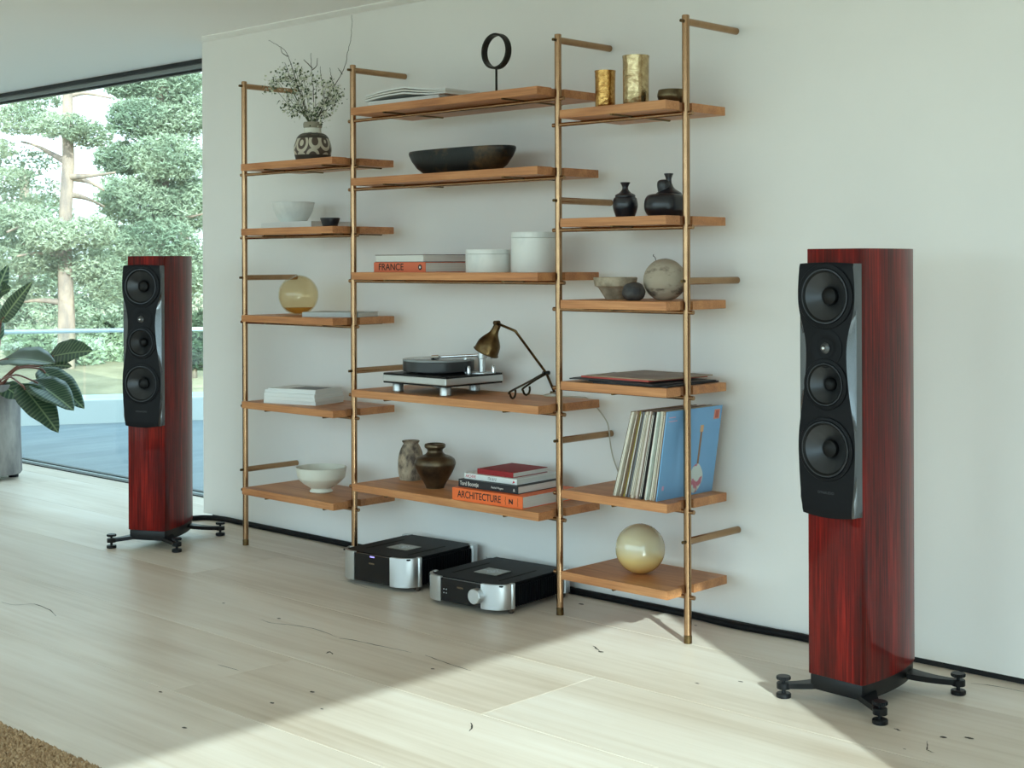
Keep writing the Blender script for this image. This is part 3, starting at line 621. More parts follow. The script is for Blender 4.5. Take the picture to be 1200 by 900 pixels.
# left column -------------------------------------------------------
def vase_flowers():
    p = at(367, -.25, LZ[0]); k = m_px(p)
    PAT = bpy.data.materials.new('patterned_stoneware'); PAT.use_nodes = True; n = PAT.node_tree.nodes; L = PAT.node_tree.links; b = n['Principled BSDF']
    tcn = n.new('ShaderNodeTexCoord'); se = n.new('ShaderNodeSeparateXYZ'); L.new(tcn.outputs['Object'], se.inputs[0])
    at2 = n.new('ShaderNodeMath'); at2.operation = 'ARCTAN2'; L.new(se.outputs['Y'], at2.inputs[0]); L.new(se.outputs['X'], at2.inputs[1])
    cb = n.new('ShaderNodeCombineXYZ'); mu = n.new('ShaderNodeMath'); mu.operation = 'MULTIPLY'; mu.inputs[1].default_value = .95; L.new(at2.outputs[0], mu.inputs[0]); L.new(mu.outputs[0], cb.inputs[0])
    mz = n.new('ShaderNodeMath'); mz.operation = 'MULTIPLY'; mz.inputs[1].default_value = 9.0; L.new(se.outputs['Z'], mz.inputs[0]); L.new(mz.outputs[0], cb.inputs[1])
    vo = n.new('ShaderNodeTexVoronoi'); vo.inputs['Scale'].default_value = 1.45; vo.inputs['Randomness'].default_value = .3; L.new(cb.outputs[0], vo.inputs['Vector'])
    wv = n.new('ShaderNodeMath'); wv.operation = 'SINE'; mm = n.new('ShaderNodeMath'); mm.operation = 'MULTIPLY'; mm.inputs[1].default_value = 17.0; L.new(vo.outputs['Distance'], mm.inputs[0]); L.new(mm.outputs[0], wv.inputs[0])
    rp = n.new('ShaderNodeValToRGB'); rp.color_ramp.elements[0].position = .45; rp.color_ramp.elements[0].color = srgb(84, 70, 60); rp.color_ramp.elements[1].position = .55; rp.color_ramp.elements[1].color = srgb(198, 190, 170)
    mr = n.new('ShaderNodeMapRange'); mr.inputs[1].default_value = -1; L.new(wv.outputs[0], mr.inputs[0]); L.new(mr.outputs[0], rp.inputs[0])
    L.new(rp.outputs[0], b.inputs['Base Color']); b.inputs['Roughness'].default_value = .45
    t = thing('flower_vase', 'squat brown and cream patterned stoneware vase holding dried flowers', 'vase', p)
    R_, Hh = 22 * k, 47 * k
    body = [(0, 0), (.80, 0), (.86, .02), (.93, .12), (1, .27), (1, .36), (.93, .50), (.82, .62), (.68, .69), (.48, .73)]
    body = sprof(body, 4); obj('body', lathe([(r * R_, z * Hh) for r, z in body], 48), PAT, t, auto=50)
    obj('dark_band', lathe([(r * R_ * 1.006, z * Hh) for r, z in sprof([(.80, 0), (.86, .02), (.93, .12), (.965, .17)], 4)], 48), mat('dark_glaze', srgb(70, 64, 56), .4), t, auto=50)
    obj('dark_band', lathe([(r * R_ * 1.008, z * Hh) for r, z in sprof([(.86, .575), (.82, .62), (.68, .69), (.50, .725)], 3)], 48), mat('dark_glaze', srgb(70, 64, 56), .4), t, auto=50)
    obj('neck', lathe([(.47 * R_, .72 * Hh), (.455 * R_, .80 * Hh), (.455 * R_, .85 * Hh)], 40), CERAM, t, auto=50)
    obj('rim', lathe([(r * R_, z * Hh) for r, z in [(.45, .85), (.485, .86), (.50, .90), (.50, .96), (.46, 1.0), (.38, 1.0), (.36, .9), (.36, .3), (0, .28)]], 40), mat('grey_glaze', srgb(150, 144, 126), .5), t, auto=50)
    # stems and blossoms: a bunch of its own
    f = thing('flower_bunch', 'dried white-blossom sprigs and bare dark twigs standing in the patterned vase', 'flowers', p + Vector((0, 0, Hh * .9)))
    base = f.location
    TW = mat('dark_twig', srgb(66, 58, 50), .8); ST = mat('green_stem', srgb(82, 94, 66), .7); BL = mat('pale_blossom', srgb(214, 218, 196), .7, var=.2, vscale=30); LF = mat('dark_leaf', srgb(84, 100, 72), .7, var=.3, vscale=30)
    rg = random.Random(5)
    def pt(px, py, dy): return Py(px, py, -.25 + dy) - base
    def twig(pts, r0, r1, m, name='twig'):
        P = [pt(*q) for q in pts]; PP = spline(P, 5)
        PP = [q + Vector((rg.uniform(-1, 1), rg.uniform(-1, 1), rg.uniform(-1, 1))) * .002 * (i > 2) for i, q in enumerate(PP)]
        for q in PP:                                  # everything below the lip stays inside the neck of the vase
            lim = .36 * R_ - r0 - .006 + max(0.0, q.z - Hh * .17) * 1.2; rr = math.hypot(q.x, q.y)
            if q.z < Hh * .5 and rr > lim: q.x *= lim / rr; q.y *= lim / rr
        obj(name, tube(PP, [r0 + (r1 - r0) * i / len(PP) for i in range(len(PP))], 6), m, f, smooth=True); return P
    root = lambda d: (367 + d, 171, rg.uniform(-.02, .02))
    bare = [[root(4), (374, 138, .0), (385, 112, .02), (397, 93, .03), (404, 78, .03), (408, 58, .04), (412, 40, .04), (412.5, 18, .05)],
            [root(-3), (358, 128, 0), (347, 95, -.02), (340, 72, -.03), (334, 60, -.03), (325, 53, -.04), (315, 47, -.05)],
            [root(1), (368, 120, .02), (366, 95, .02), (365, 80, .03), (364, 62, .03)], [(366, 82, .02), (371, 77, .02), (372, 68, .02)], [(366, 80, .02), (358, 72, .02), (356, 70, .0)],
            [root(6), (380, 125, -.03), (379, 105, -.03), (376, 88, -.03), (375.5, 78, -.03)], [root(6), (384, 120, .03), (390, 100, .03), (388, 88, .03), (387, 79, .03)],
            [(401, 87, .03), (398, 82, .03), (396, 80, .03)], [(347, 95, -.02), (341, 92, -.02), (334, 73, -.02)], [(337, 66, -.03), (331, 62, -.03), (329, 54, -.03)]]
    for q in bare: twig(q, .0022, .0008, TW)
    tips = []
    for (x, y, dy) in [(345, 92, -.03), (332, 84, -.05), (325, 95, -.04), (318, 100, -.03), (340, 108, .04), (335, 122, -.05), (344, 130, -.02), (352, 100, .0), (336, 92, .03), (356, 90, .04), (350, 118, -.06), (360, 108, .02),
                       (372, 96, -.04), (384, 98, -.03), (390, 104, .02), (394, 108, -.02), (386, 118, .03), (378, 122, -.04), (366, 130, -.05), (372, 132, .04), (360, 128, .0), (380, 136, .0), (392, 116, .05), (346, 82, .02)]:
        q = [root(rg.uniform(-5, 5)), ((367 + x) / 2 + (x - 367) * .05, (142 + y) / 2 + 4, dy * .5), (x, y, dy)]
        twig(q, .0017, .0007, ST, 'stem'); tips.append((x, y, dy))
    def flecks(n_each, sz, spread, m, name):
        bm = nb()
        for (x, y, dy) in tips:
            for _ in range(n_each):
                c = pt(x + rg.gauss(0, spread), y + rg.gauss(2, spread), dy + rg.gauss(0, .014)); a = Vector((rg.gauss(0, 1), rg.gauss(0, 1), rg.gauss(0, 1))).normalized()
                b_ = a.orthogonal().normalized() * sz * rg.uniform(.5, 1.1); c2 = a.cross(b_) * rg.uniform(.6, 1)
                bm.faces.new([bm.verts.new(c + b_), bm.verts.new(c + c2), bm.verts.new(c - b_), bm.verts.new(c - c2)])
        o = obj(name, bm, m, f); o['kind'] = 'stuff'
    flecks(34, .0075, 5.0, BL, 'blossom'); flecks(26, .0075, 5.0, LF, 'leaf_spray')
vase_flowers()

def flat_book_from(px0, px1, y0, rot, d, t, z, label, cover, name='book', group=None, hard=True, pages=PAPER, cat='book'):
    a = at(px0, y0, z); b = at(px1, y0, z); return book(label, abs(b.x - a.x) / math.cos(rot), d, t, z, cover, (a.x, y0), rot, name, cat, group, hard, pages)
GREYC = mat('grey_cover', srgb(186, 192, 192), .5); BLK = mat('black_cover', srgb(30, 32, 38), .5); RED = mat('red_cloth', srgb(150, 28, 34), .6, var=.1, vscale=60); ORG = mat('orange_cover', srgb(236, 110, 52), .45); ORG2 = mat('coral_cover', srgb(214, 108, 74), .5); BRN = mat('dark_brown_cover', srgb(92, 62, 52), .5)
book('thin white book lying beneath the white marble bowl', .36, .22, .029, LZ[1], WHITEC, (-5.295, -.305), 0)
round_obj('marble_bowl', 'white marble bowl standing on the thin white book', 'bowl', 344, -.20, LZ[1] + .029, 50, 23, [(0, 0), (.55, 0), (.62, .05), (.82, .4), (.95, .75), (1, 1), (.95, 1), (.86, .7), (.6, .3), (0, .22)], MARBLE)
round_obj('black_bowl', 'tiny black bowl at the front edge beside the white book', 'bowl', 387, -.365, LZ[1], 23, 9.5, [(0, 0), (.7, 0), (.82, .3), (1, .95), (.95, 1), (.8, .5), (0, .25)], mat('black_glaze', srgb(24, 26, 34), .35))
def globe_vase():
    p = at(349.5, -.25, LZ[2]); k = m_px(p); R_ = 23.5 * k; AMB = glass_sheet('amber_glass', (.965, .915, .80, 1), .9)
    pr_ = []
    for i in range(25):
        a = -H_ + (math.pi - .35) * i / 24; pr_.append((R_ * math.cos(a), R_ * math.sin(a)))
    inn = [(r * .955, z * .955) for r, z in reversed(pr_)]
    bm = lathe(pr_ + inn, 48); xf(bm, Matrix.Rotation(math.radians(-18), 4, Vector((FWD.x, FWD.y, 0)))); xf(bm, Matrix.Rotation(math.radians(12), 4, 'X'))
    mz = min(v.co.z for v in bm.verts); xf(bm, Matrix.Translation((0, 0, -mz)))
    t = thing('globe_vase', 'round amber glass globe vase tilted on the shelf', 'vase', p)
    obj('glass_globe', bm, AMB, t, smooth=True)
    liq = [(0, .002 - 0)] + [(R_ * .93 * math.cos(a), R_ + R_ * .93 * math.sin(a)) for a in [-1.35 + .62 * i / 8 for i in range(9)]]
    zt = liq[-1][1]; liq[0] = (0, R_ * .07); obj('amber_base', lathe(liq + [(0, zt)], 40), glass_sheet('dark_amber', (.80, .58, .30, 1), .6), t, auto=50)
globe_vase()
book('pale grey book lying in front of the amber globe', .27, .19, .020, LZ[2], GREYC, (at(368, -.325, 0).x - .02, -.375), math.radians(22))
def white_stack():
    x = at(325, -.30, 0).x + .0; z = LZ[3]
    specs = [(.285, .20, .016, 12, 0, 'bottom of the stack of white books'), (.285, .20, .015, 10, .002, 'second of the stack of white books'), (.28, .20, .016, 11, .001, 'third in the stack of white books'), (.272, .195, .013, 13, .004, 'fourth in the stack of white books under the dark photo cover')]
    for i, (a, d, t, r, dx, s) in enumerate(specs):
        book('white softcover book, ' + s, a, d, t, z, WHITEC, (x + dx + .012, -.385 + dx), math.radians(r + 2), hard=False, group='stack of white books'); z += t
    b = book('thin white magazine with a dark photo on its cover, topmost of the white stack', .26, .19, .006, z, WHITEC, (x + .03, -.375), math.radians(14), name='magazine', cat='magazine', hard=False)
    obj('cover_photo', BOX(.10, .245, .02, .14, .006, .0064), mat('dark_photo', srgb(88, 84, 84), .4, col2=srgb(40, 38, 38), vscale=14), b)
white_stack()
def footed_bowl():
    p = at(375.5, -.25, LZ[4]); k = m_px(p); R_, Hh = 30.0 * k, 29.5 * k
    bm = lathe([(r * R_, z * Hh) for r, z in [(0, .02), (.40, 0), (.46, .04), (.40, .13), (.40, .17), (.70, .36), (.90, .55), (.93, .60), (.97, .84), (1, 1), (.95, 1), (.9, .84), (.82, .55), (.5, .30), (0, .24)]], 16)
    tag(obj('footed_bowl', bm, CERAM, auto=24, loc=p), 'white faceted ceramic bowl on a foot, lowest shelf', 'bowl')
footed_bowl()

# centre column ------------------------------------------------------
def magazines():
    z = CZ[0]; x = at(436, -.32, 0).x
    b = book('white magazine lying flat under the open one', .40, .21, .027, z, WHITEC, (x + .01, -.345), math.radians(3), name='magazine', cat='magazine', hard=False); z += .027
    t = thing('magazine', 'open white magazine lying face down with a raised spine, on top of the flat one', 'magazine', (x - .005, -.35, z), math.radians(2))
    for i, (h0, h1, h2) in enumerate([(.001, .016, .000), (.011, .027, .007), (.020, .038, .014)]):
        bm = nb(); P = [(0, h0), (.11, (h0 + h1) / 2 + .004), (.225, h1), (.25, h1 - .003), (.36, (h1 + h2) / 2 - .006), (.46, h2)]; P = [(v.x, v.y) for v in spline([(a, b_, 0) for a, b_ in P], 4)]
        A = [[bm.verts.new((x_, y_, z_ + dz)) for y_ in (0, .2)] for dz in (0, .0065) for x_, z_ in [(q[0], q[1]) for q in P]]
        n = len(P)
        for k in range(n - 1):
            bm.faces.new((A[k][0], A[k + 1][0], A[k + 1][1], A[k][1])); bm.faces.new((A[n + k][0], A[n + k + 1][0], A[n + k + 1][1], A[n + k][1]))
            for s in (0, 1): bm.faces.new((A[k][s], A[k + 1][s], A[n + k + 1][s], A[n + k][s]))
        for k in (0, n - 1): bm.faces.new((A[k][0], A[k][1], A[n + k][1], A[n + k][0]))
        obj('pages' if i != 1 else 'page_block', bm, PAPER if i == 1 else WHITEC, t, auto=30)
magazines()
def ring_sculpture():
    p = at(582.5, -.25, CZ[0]); k = m_px(p); BR = mat('blackened_brass', srgb(44, 42, 38), .45, .7)
    t = thing('ring_sculpture', 'black metal ring sculpture on a thin stem', 'sculpture', p, 0.0)
    ztop = Py(582.5, 39, -.25).z - p.z; zc = Py(582.5, 60, -.25).z - p.z; R_ = ztop - zc; hw_ = .013; n = 56; bm = nb(); rr = []
    for i in range(n):
        a = 2 * math.pi * i / n; q = []
        for r, y in ((R_, -hw_), (R_, hw_), (R_ * .875, hw_), (R_ * .875, -hw_)): q.append(bm.verts.new((r * math.cos(a), y, zc + r * math.sin(a))))
        rr.append(q)
    for i in range(n):
        for j in range(4): bm.faces.new((rr[i][j], rr[(i + 1) % n][j], rr[(i + 1) % n][(j + 1) % 4], rr[i][(j + 1) % 4]))
    obj('ring', bm, BR, t, auto=40)
    obj('stem', tube([(0, 0, .006), (0, 0, zc - R_ * .93)], .0045, 10), BR, t, smooth=True)
    obj('base', lathe([(0, 0), (.045, 0), (.045, .005), (.043, .006), (0, .006)], 32), BR, t, auto=40)
ring_sculpture()
def oblong_dish():
    p = at(541, -.24, CZ[1]); k = m_px(p); L_ = 66 * k * 1.18; Hh = 30 * k; Wd = .088
    bm = nb(); prof = [(0, 0), (.58, .0), (.70, .08), (.84, .32), (.94, .62), (.99, .84), (1, .94), (.985, 1.0), (.95, .97), (.85, .6), (.6, .25), (0, .15)]; seg = 48; rings = []
    for r, z in prof:
        if r == 0: rings.append([bm.verts.new((0, 0, z * Hh))]); continue
        q = []
        for i in range(seg):
            a = 2 * math.pi * i / seg; c, s = math.cos(a), math.sin(a); e = .75
            x = L_ * r * math.copysign(abs(c) ** e, c); y = Wd * (r if r < .9 else .9 + (r - .9) * .8) * math.copysign(abs(s) ** e, s)
            q.append(bm.verts.new((x, y, z * Hh * (1 + .02 * (x / L_) * (z > .3)))))
        rings.append(q)
    for a, b in zip(rings, rings[1:]):
        for i in range(seg):
            j = (i + 1) % seg
            if len(a) == 1: bm.faces.new((a[0], b[i], b[j]))
            elif len(b) == 1: bm.faces.new((a[i], a[j], b[0]))
            else: bm.faces.new((a[i], a[j], b[j], b[i]))
    m = mat('dark_verdigris', srgb(30, 34, 34), .4, .35, col2=srgb(96, 74, 48), vscale=9, lo=.34, hi=.52, bump=.15, bscale=40)
    tag(obj('oblong_dish', bm, m, auto=40, loc=p, rotz=math.radians(4)), 'long dark bronze-green dish on the second shelf', 'dish')
oblong_dish()
def france():
    z = CZ[2]; x0 = at(437, -.37, 0).x; x1 = at(500, -.37, 0).x
    b = book('coral book with FRANCE lettered on its spine', x1 - x0, .29, .040, z, ORG2, (x0, -.365), math.radians(-2))
    K = mat('black_print', srgb(26, 24, 24), .6)
    text('FRANCE', .038, K, b, (.030, -.0009, .020), (H_, 0, 0), sx_=1.12, bold=.0002)
    lg = xf(lathe([(0, .0004), (.011, .0004), (.011, 0)], 28), Matrix.Rotation(H_, 4, 'X')); e = obj('spine_emblem', lg, K, b, loc=(x1 - x0 - .032, -.0006, .020))
    obj('emblem_mark', xf(lathe([(0, .0004), (.0055, .0004), (.0055, 0)], 5), Matrix.Rotation(H_, 4, 'X')), WHITEC, e, loc=(0, -.0006, 0))
    z += .040
    book('dark brown covered book with white page edges lying on the coral book', .30, .26, .030, z, BRN, (x0 + .012 + .298, -.365 + .255), math.radians(178))
france()
def marble_box(px, y, wpx, hpx, lid, label):
    p = at(px, y, CZ[2]); k = m_px(p); R_ = wpx / 2 * k; Hh = hpx * k
    t = thing('marble_box', label, 'box', p)
    obj('jar_body', lathe([(0, 0), (R_ * .985, 0), (R_, .003), (R_, Hh - lid - .001), (R_ * .97, Hh - lid), (0, Hh - lid)], 64), MARBLE, t, auto=40)
    obj('lid', lathe([(0, Hh - lid + .0005), (R_ * 1.0, Hh - lid + .0005), (R_ * 1.0, Hh - .003), (R_ * .985, Hh), (0, Hh)], 64), MARBLE, t, auto=40)
marble_box(572, -.28, 53, 26.5, .017, 'low round white marble box with a lid')
marble_box(625.5, -.22, 53, 47, .022, 'tall round white marble box with a lid')

def turntable():
    z = CZ[3]; a = Pz(443.5, 452, z + .045); c = Pz(522, 460, z + .045); b = Pz(590, 452, z + .045)
    # plinth lies square to the shelf: near corner at c
    W, Dp = .365, .315; y0 = -.385; x1 = Xat(522, y0)
    t = thing('turntable', 'silver and black record player with a tonearm', 'turntable', (x1 - W, y0, z))
    obj('plinth', BOX(0, W, 0, Dp, .036, .077, bev=.003), BLACK, t)
    obj('edge_band', BOX(-.0015, W + .0015, -.0015, Dp + .0015, .042, .070, bev=.004), STEEL, t)
    for fx, fy in ((.04, .045), (W - .035, .03), (.04, Dp - .04), (W - .11, Dp - .05)):
        f = obj('foot', lathe([(0, 0), (.019, 0), (.022, .003), (.022, .032), (.019, .036), (0, .036)], 28), STEEL, t, auto=40, loc=(fx, fy, 0))
    px_, py_ = .155, .160
    obj('platter', lathe([(0, .084), (.142, .084), (.144, .086), (.144, .123), (.142, .125), (0, .125)], 72), mat('platter_black', srgb(44, 46, 48), .35), t, auto=40, loc=(px_, py_, 0))
    mt = obj('record_mat', lathe([(0, .125), (.1445, .125), (.1445, .131), (.143, .132), (0, .132)], 72), mat('clear_rim', srgb(140, 146, 148), .15), t, auto=40, loc=(px_, py_, 0))
    obj('sub_platter', lathe([(0, .077), (.09, .077), (.09, .085), (0, .085)], 48), BLACK, t, auto=40, loc=(px_, py_, 0))
    obj('spindle', lathe([(0, .132), (.0035, .132), (.0035, .142), (0, .145)], 14), CHROME, t, auto=40, loc=(px_, py_, 0))
    bx, by = W - .038, .235
    obj('arm_base', lathe([(0, .077), (.046, .077), (.046, .081), (.04, .083), (.014, .083), (.014, .135), (.017, .137), (.017, .158), (.008, .162), (0, .162)], 36), STEEL, t, auto=40, loc=(bx, by, 0))
    A = Vector((bx, by, .15)); Hs = Vector((px_ + .052, py_ - .058, .142)); d = (Hs - A).normalized()
    arm = obj('tonearm', tube([A - d * .055, A, Hs], .0055, 12), CHROME, t, smooth=True)
    obj('counterweight', tube([A - d * .062, A - d * .034], .017, 24), STEEL, arm, auto=40)
    obj('headshell', tube([Hs - d * .006, Hs + d * .022], [.009, .008], 8), CHROME, arm, auto=40)
    obj('cartridge', BOX(-.006, .006, -.010, .012, -.016, -.002), BLACK, arm, loc=Hs + d * .012)
    obj('bearing_yoke', BOX(-.02, .02, -.012, .012, .138, .148, bev=.003), STEEL, arm, loc=(bx, by, 0))
    obj('arm_rest', lathe([(0, .077), (.006, .077), (.006, .132), (.012, .132), (.012, .138), (0, .138)], 16), STEEL, t, auto=40, loc=(bx - .045, by - .045, 0))
    for q in ((-.02, -.055), (.035, .03)): obj('adjuster_knob', lathe([(0, .077), (.008, .077), (.008, .1), (.005, .108), (0, .108)], 16), CHROME, t, auto=40, loc=(bx + q[0], by + q[1], 0))
turntable()
def desk_lamp():
    z = CZ[3]; y = -.22; L3 = lambda px, py, yy=y: Py(px, py, yy)
    foot1, foot2 = Pz(601, 468, z), Pz(617, 464, z)
    base = Pz(650, 462, z); t = thing('desk_lamp', 'aged brass desk lamp with a bell shade and curled wire feet', 'lamp', (base.x, base.y, z)); o = t.location
    yb = base.y; J = Py(640, 437, yb)
    top = Py(583, 379, -.23); el = Py(604, 388, -.23)
    pts = [Vector((base.x, base.y, z + .006)), J, el, top]
    bm = tube([p - o for p in [pts[0], J, J * .1 + el * .9, el, el * .9 + top * .1, top]], .0052, 10); obj('arm', bm, BRASSD, t, smooth=True)
    obj('arm_foot', tube([Vector((-.02, 0, .0055)), Vector((.03, 0, .0055))], .0055, 10), BRASSD, t, auto=40)
    obj('knuckle', tube([J - o + Vector((0, -.016, 0)), J - o + Vector((0, .016, 0))], .008, 12), BLACK, t, auto=40)
    obj('swivel', tube([top - o + Vector((-.004, -.012, .002)), top - o + Vector((-.004, .012, .002))], .009, 14), BRASSD, t, auto=40)
    for i, fp in enumerate((foot1, foot2)):
        q = Vector((fp.x, fp.y, 0)); s = (Vector((J.x, J.y, 0)) - q).normalized(); r = .021
        P = [J + Vector((0, (-.012, .012)[i], 0))]; C0 = Vector((fp.x, fp.y, z + r + .0045))
        P.append(J * .5 + (C0 - s * r * 1.1 + Vector((0, 0, .006))) * .5)
        for k in range(9):
            a = math.radians(165 + k * 28); P.append(C0 + s * (math.cos(a) * r) + Vector((0, 0, math.sin(a) * r)))
        obj('wire_foot', tube([p - o for p in spline(P, 5)], .0042, 8), mat('dark_wire', srgb(70, 58, 42), .4, .9), t, smooth=True)
    # shade: axis from swivel down-left
    rim = Py(569.5, 412.5, -.245); ax = (rim - (top + Vector((0, 0, -.006)))); Lh = ax.length; k = m_px(rim); R_ = 15.2 * k
    prof = sprof([(.0, -.02), (.24, -.02), (.28, .02), (.30, .20), (.40, .34), (.72, .55), (.90, .72), (.97, .95), (1.04, 1.0)], 4)
    bm = lathe([(r * R_, q * Lh) for r, q in prof] + [(r * R_ * .96, q * Lh) for r, q in reversed(prof[3:])], 36)
    rot = ax.normalized().to_track_quat('Z', 'Y').to_matrix().to_4x4(); xf(bm, rot)
    sh = obj('lamp_shade', bm, BRASSD, t, auto=50, loc=top + Vector((0, 0, -.006)) - o)
    bl = xf(lathe(sprof([(0, .45), (.2, .48), (.36, .66), (.36, .78), (.2, .9), (0, .93)], 4), 20), Matrix.Diagonal((R_, R_, Lh, 1))); xf(bl, rot)
    obj('bulb', bl, mat('frosted_bulb', srgb(225, 220, 205), .4), sh, smooth=True)
    # cord: over the shelf's back edge, across the near side of the wall bar, then down the wall
    def in_front(px, py):
        d = ray(px, py); return CAM + d * ((POLE_X[2] + .0125 + .0030 - CAM.x) / d.x)
    P = [Vector((base.x + .02, base.y, z + .008)), Vector((base.x + .04, -.12, z + .004)), Vector((at(678, -.075, 0).x, -.075, z + .004)), Py(690, 468, -.045), Py(703, 482, -.034), in_front(711.5, 495), in_front(714, 507), in_front(715, 518), Py(718.5, 536, -.02), Py(727, 560, -.012), Py(735, 585, -.012)]
    P[2].z = z + .004; c = obj('power_cord', tube(spline(P, 6), .0026, 7), mat('pale_cord', srgb(186, 180, 164), .6), smooth=True)
    tag(c, 'thin pale lamp cord hanging over the shelf end against the wall', 'cord')
desk_lamp()
round_obj('stoneware_vase', 'rough grey stoneware vase behind the bronze urn', 'vase', 480.7, -.17, CZ[4], 30.5, 45.5, [(0, 0), (.80, 0), (.86, .02), (.96, .16), (1, .36), (.97, .55), (.84, .74), (.66, .87), (.56, .92), (.64, .96), (.68, .985), (.62, 1.0), (.46, .98), (.44, .9), (0, .85)],
          mat('rough_stoneware', srgb(176, 160, 138), .85, col2=srgb(90, 80, 72), vscale=32, lo=.38, hi=.62, bump=.6, bscale=40, stretch=(1, 1, .6)), n=3)
round_obj('bronze_urn', 'round-shouldered dark bronze urn with a flared neck', 'vase', 509, -.255, CZ[4], 48.5, 51.5, [(0, 0), (.42, 0), (.44, .02), (.60, .16), (.85, .36), (.99, .52), (1, .58), (.93, .66), (.72, .72), (.62, .735), (.50, .76), (.40, .80), (.37, .84), (.40, .88), (.50, .92), (.51, .97), (.47, 1.0), (.38, .99), (.33, .9), (0, .84)],
          mat('mottled_bronze', srgb(112, 98, 76), .34, .8, col2=srgb(70, 58, 48), vscale=12, bump=.12, bscale=30), n=3)
def architecture_books():
    z = CZ[4]; K = mat('black_print', srgb(26, 24, 24), .6); W_ = mat('white_print', srgb(226, 226, 220), .6); Rr = mat('red_print', srgb(190, 40, 60), .6)
    a = Pz(530, 585, z); b = Pz(612.5, 597, z); L_ = (b - a).length; r = math.atan2(b.y - a.y, b.x - a.x); t = .046
    B = book('thick orange book with ARCHITECTURE lettered on its spine, bottom of the pile', L_, .30, t, z, ORG, (a.x, a.y), r)
    text('ARCHITECTURE', .037, K, B, (.028, -.0008, t / 2), (H_, 0, 0), sx_=.84 * (L_ * .60) / .215, bold=.0003)
    text('N', .024, K, B, (L_ * .81, -.0008, t / 2 - .002), (H_, 0, 0), sx_=1.1, bold=.0012)
    for k in (.765, .935): obj('spine_rule', tube([(L_ * k + dx, -.0006, zz) for dx, zz in ((0, .008), (0, .019), (-.003, .022), (0, .025), (0, .038))], .0007, 5), K, B)
    z += t; o = Vector((a.x, a.y, 0)); ux = Vector((math.cos(r), math.sin(r), 0)); uy = Vector((-ux.y, ux.x, 0))
    def up(px0, px1, py0, label, d, t, cov, back=.0):
        nonlocal z
        p0 = Pz(px0, py0, z); s = (Vector((p0.x, p0.y, 0)) - o); u0 = s.dot(ux); v0 = max(.004, s.dot(uy) if s.dot(uy) < .08 else .08) + back
        org = o + ux * u0 + uy * v0
        # length so that the right end lands on px1
        l = .05
        while l < .4:
            q = org + ux * l; dd = Vector((q.x, q.y, z)) - CAM
            if 600 + F_PX * dd.dot(RGT) / dd.dot(FWD) >= px1: break
            l += .002
        bk = book(label, l, d, t, z, cov, (org.x, org.y), r); z += t; return bk, l
    B2, l2 = up(537.3, 607, 570, 'black book with white spine lettering lying on the orange book', .25, .029, BLK)
    text('Tord Boontje', .0225, W_, B2, (.008, -.0008, .0145), (H_, 0, 0), sx_=.78); text('Rachel Wagers', .0105, W_, B2, (l2 * .56, -.0008, .0135), (H_, 0, 0), sx_=.95); text('&', .016, W_, B2, (l2 * .92, -.0008, .013), (H_, 0, 0))
    B3, l3 = up(544, 605.7, 560.5, 'white book with a red and grey title on its spine lying on the black book', .25, .021, WHITEC)
    text('ARCHIVE', .0165, Rr, B3, (.008, -.0008, .0105), (H_, 0, 0), sx_=.80); text('ITA & U', .0155, mat('grey_print', srgb(90, 92, 96), .6), B3, (l3 * .46, -.0008, .0105), (H_, 0, 0), sx_=.8)
    obj('spine_mark', prism([(l3 - .022, .004), (l3 - .010, .008), (l3 - .016, .016)], 0, .0006), Rr, B3).matrix_basis = Matrix.Rotation(H_, 4, 'X')
    B4, l4 = up(559.4, 601, 555, 'red cloth-covered book on top of the pile', .20, .020, RED)
architecture_books()

# right column --------------------------------------------------------
round_obj('brass_cup', 'narrow hammered golden brass cup', 'cup', 710, -.27, RZ[0], 25, 47, [(0, 0), (.93, 0), (.95, .01), (.94, .5), (.97, .95), (1, .985), (1, 1), (.94, 1), (.9, .9), (.88, .05), (0, .04)], BRASSG, n=0)
def brass_vase():
    p = at(746, -.28, RZ[0]); k = m_px(p); R_, Hh = 16 * k, 60.5 * k
    t = thing('brass_vase', 'wide hammered pale brass vase with a small slot near its base', 'vase', p)
    obj('vase_body', lathe([(r * R_, z * Hh) for r, z in [(0, 0), (.93, 0), (.95, .01), (.95, .5), (.97, .93), (1, .98), (1, 1), (.95, 1), (.91, .9), (.9, .05), (0, .04)]], 48), BRASSP, t, auto=50)
    d = (CAM - p); d.z = 0; d.normalize(); q = Vector((-d.y, d.x, 0)); dirn = (d * .85 + q * .52).normalized()
    s = obj('slot', BOX(-.006, .006, -.003, .003, -.014, .014, bev=.0025), mat('slot_dark', srgb(70, 58, 34), .5, .6), t, loc=dirn * R_ * .945 + Vector((0, 0, Hh * .13))); s.rotation_euler[2] = math.atan2(dirn.y, dirn.x) + H_
brass_vase()
round_obj('bronze_bowl', 'small mottled bronze bowl beside the brass vase', 'bowl', 789, -.25, RZ[0], 36, 17.5, [(0, 0), (.55, 0), (.78, .12), (.97, .48), (1, .66), (.95, .92), (.93, 1), (.88, .98), (.9, .6), (.6, .2), (0, .15)], BRONZE)
GLZ = mat('black_stoneware', srgb(26, 28, 36), .3, coat=.3, var=.2, vscale=20)
round_obj('black_vase', 'small round black vase with a flared neck', 'vase', 733, -.27, RZ[1], 29.5, 41.5, [(0, 0), (.66, 0), (.74, .03), (.96, .25), (1, .40), (.92, .55), (.80, .59), (.82, .62), (.76, .66), (.50, .71), (.28, .79), (.23, .86), (.30, .93), (.40, 1.0), (.33, 1.0), (.2, .9), (0, .85)], GLZ, n=3)
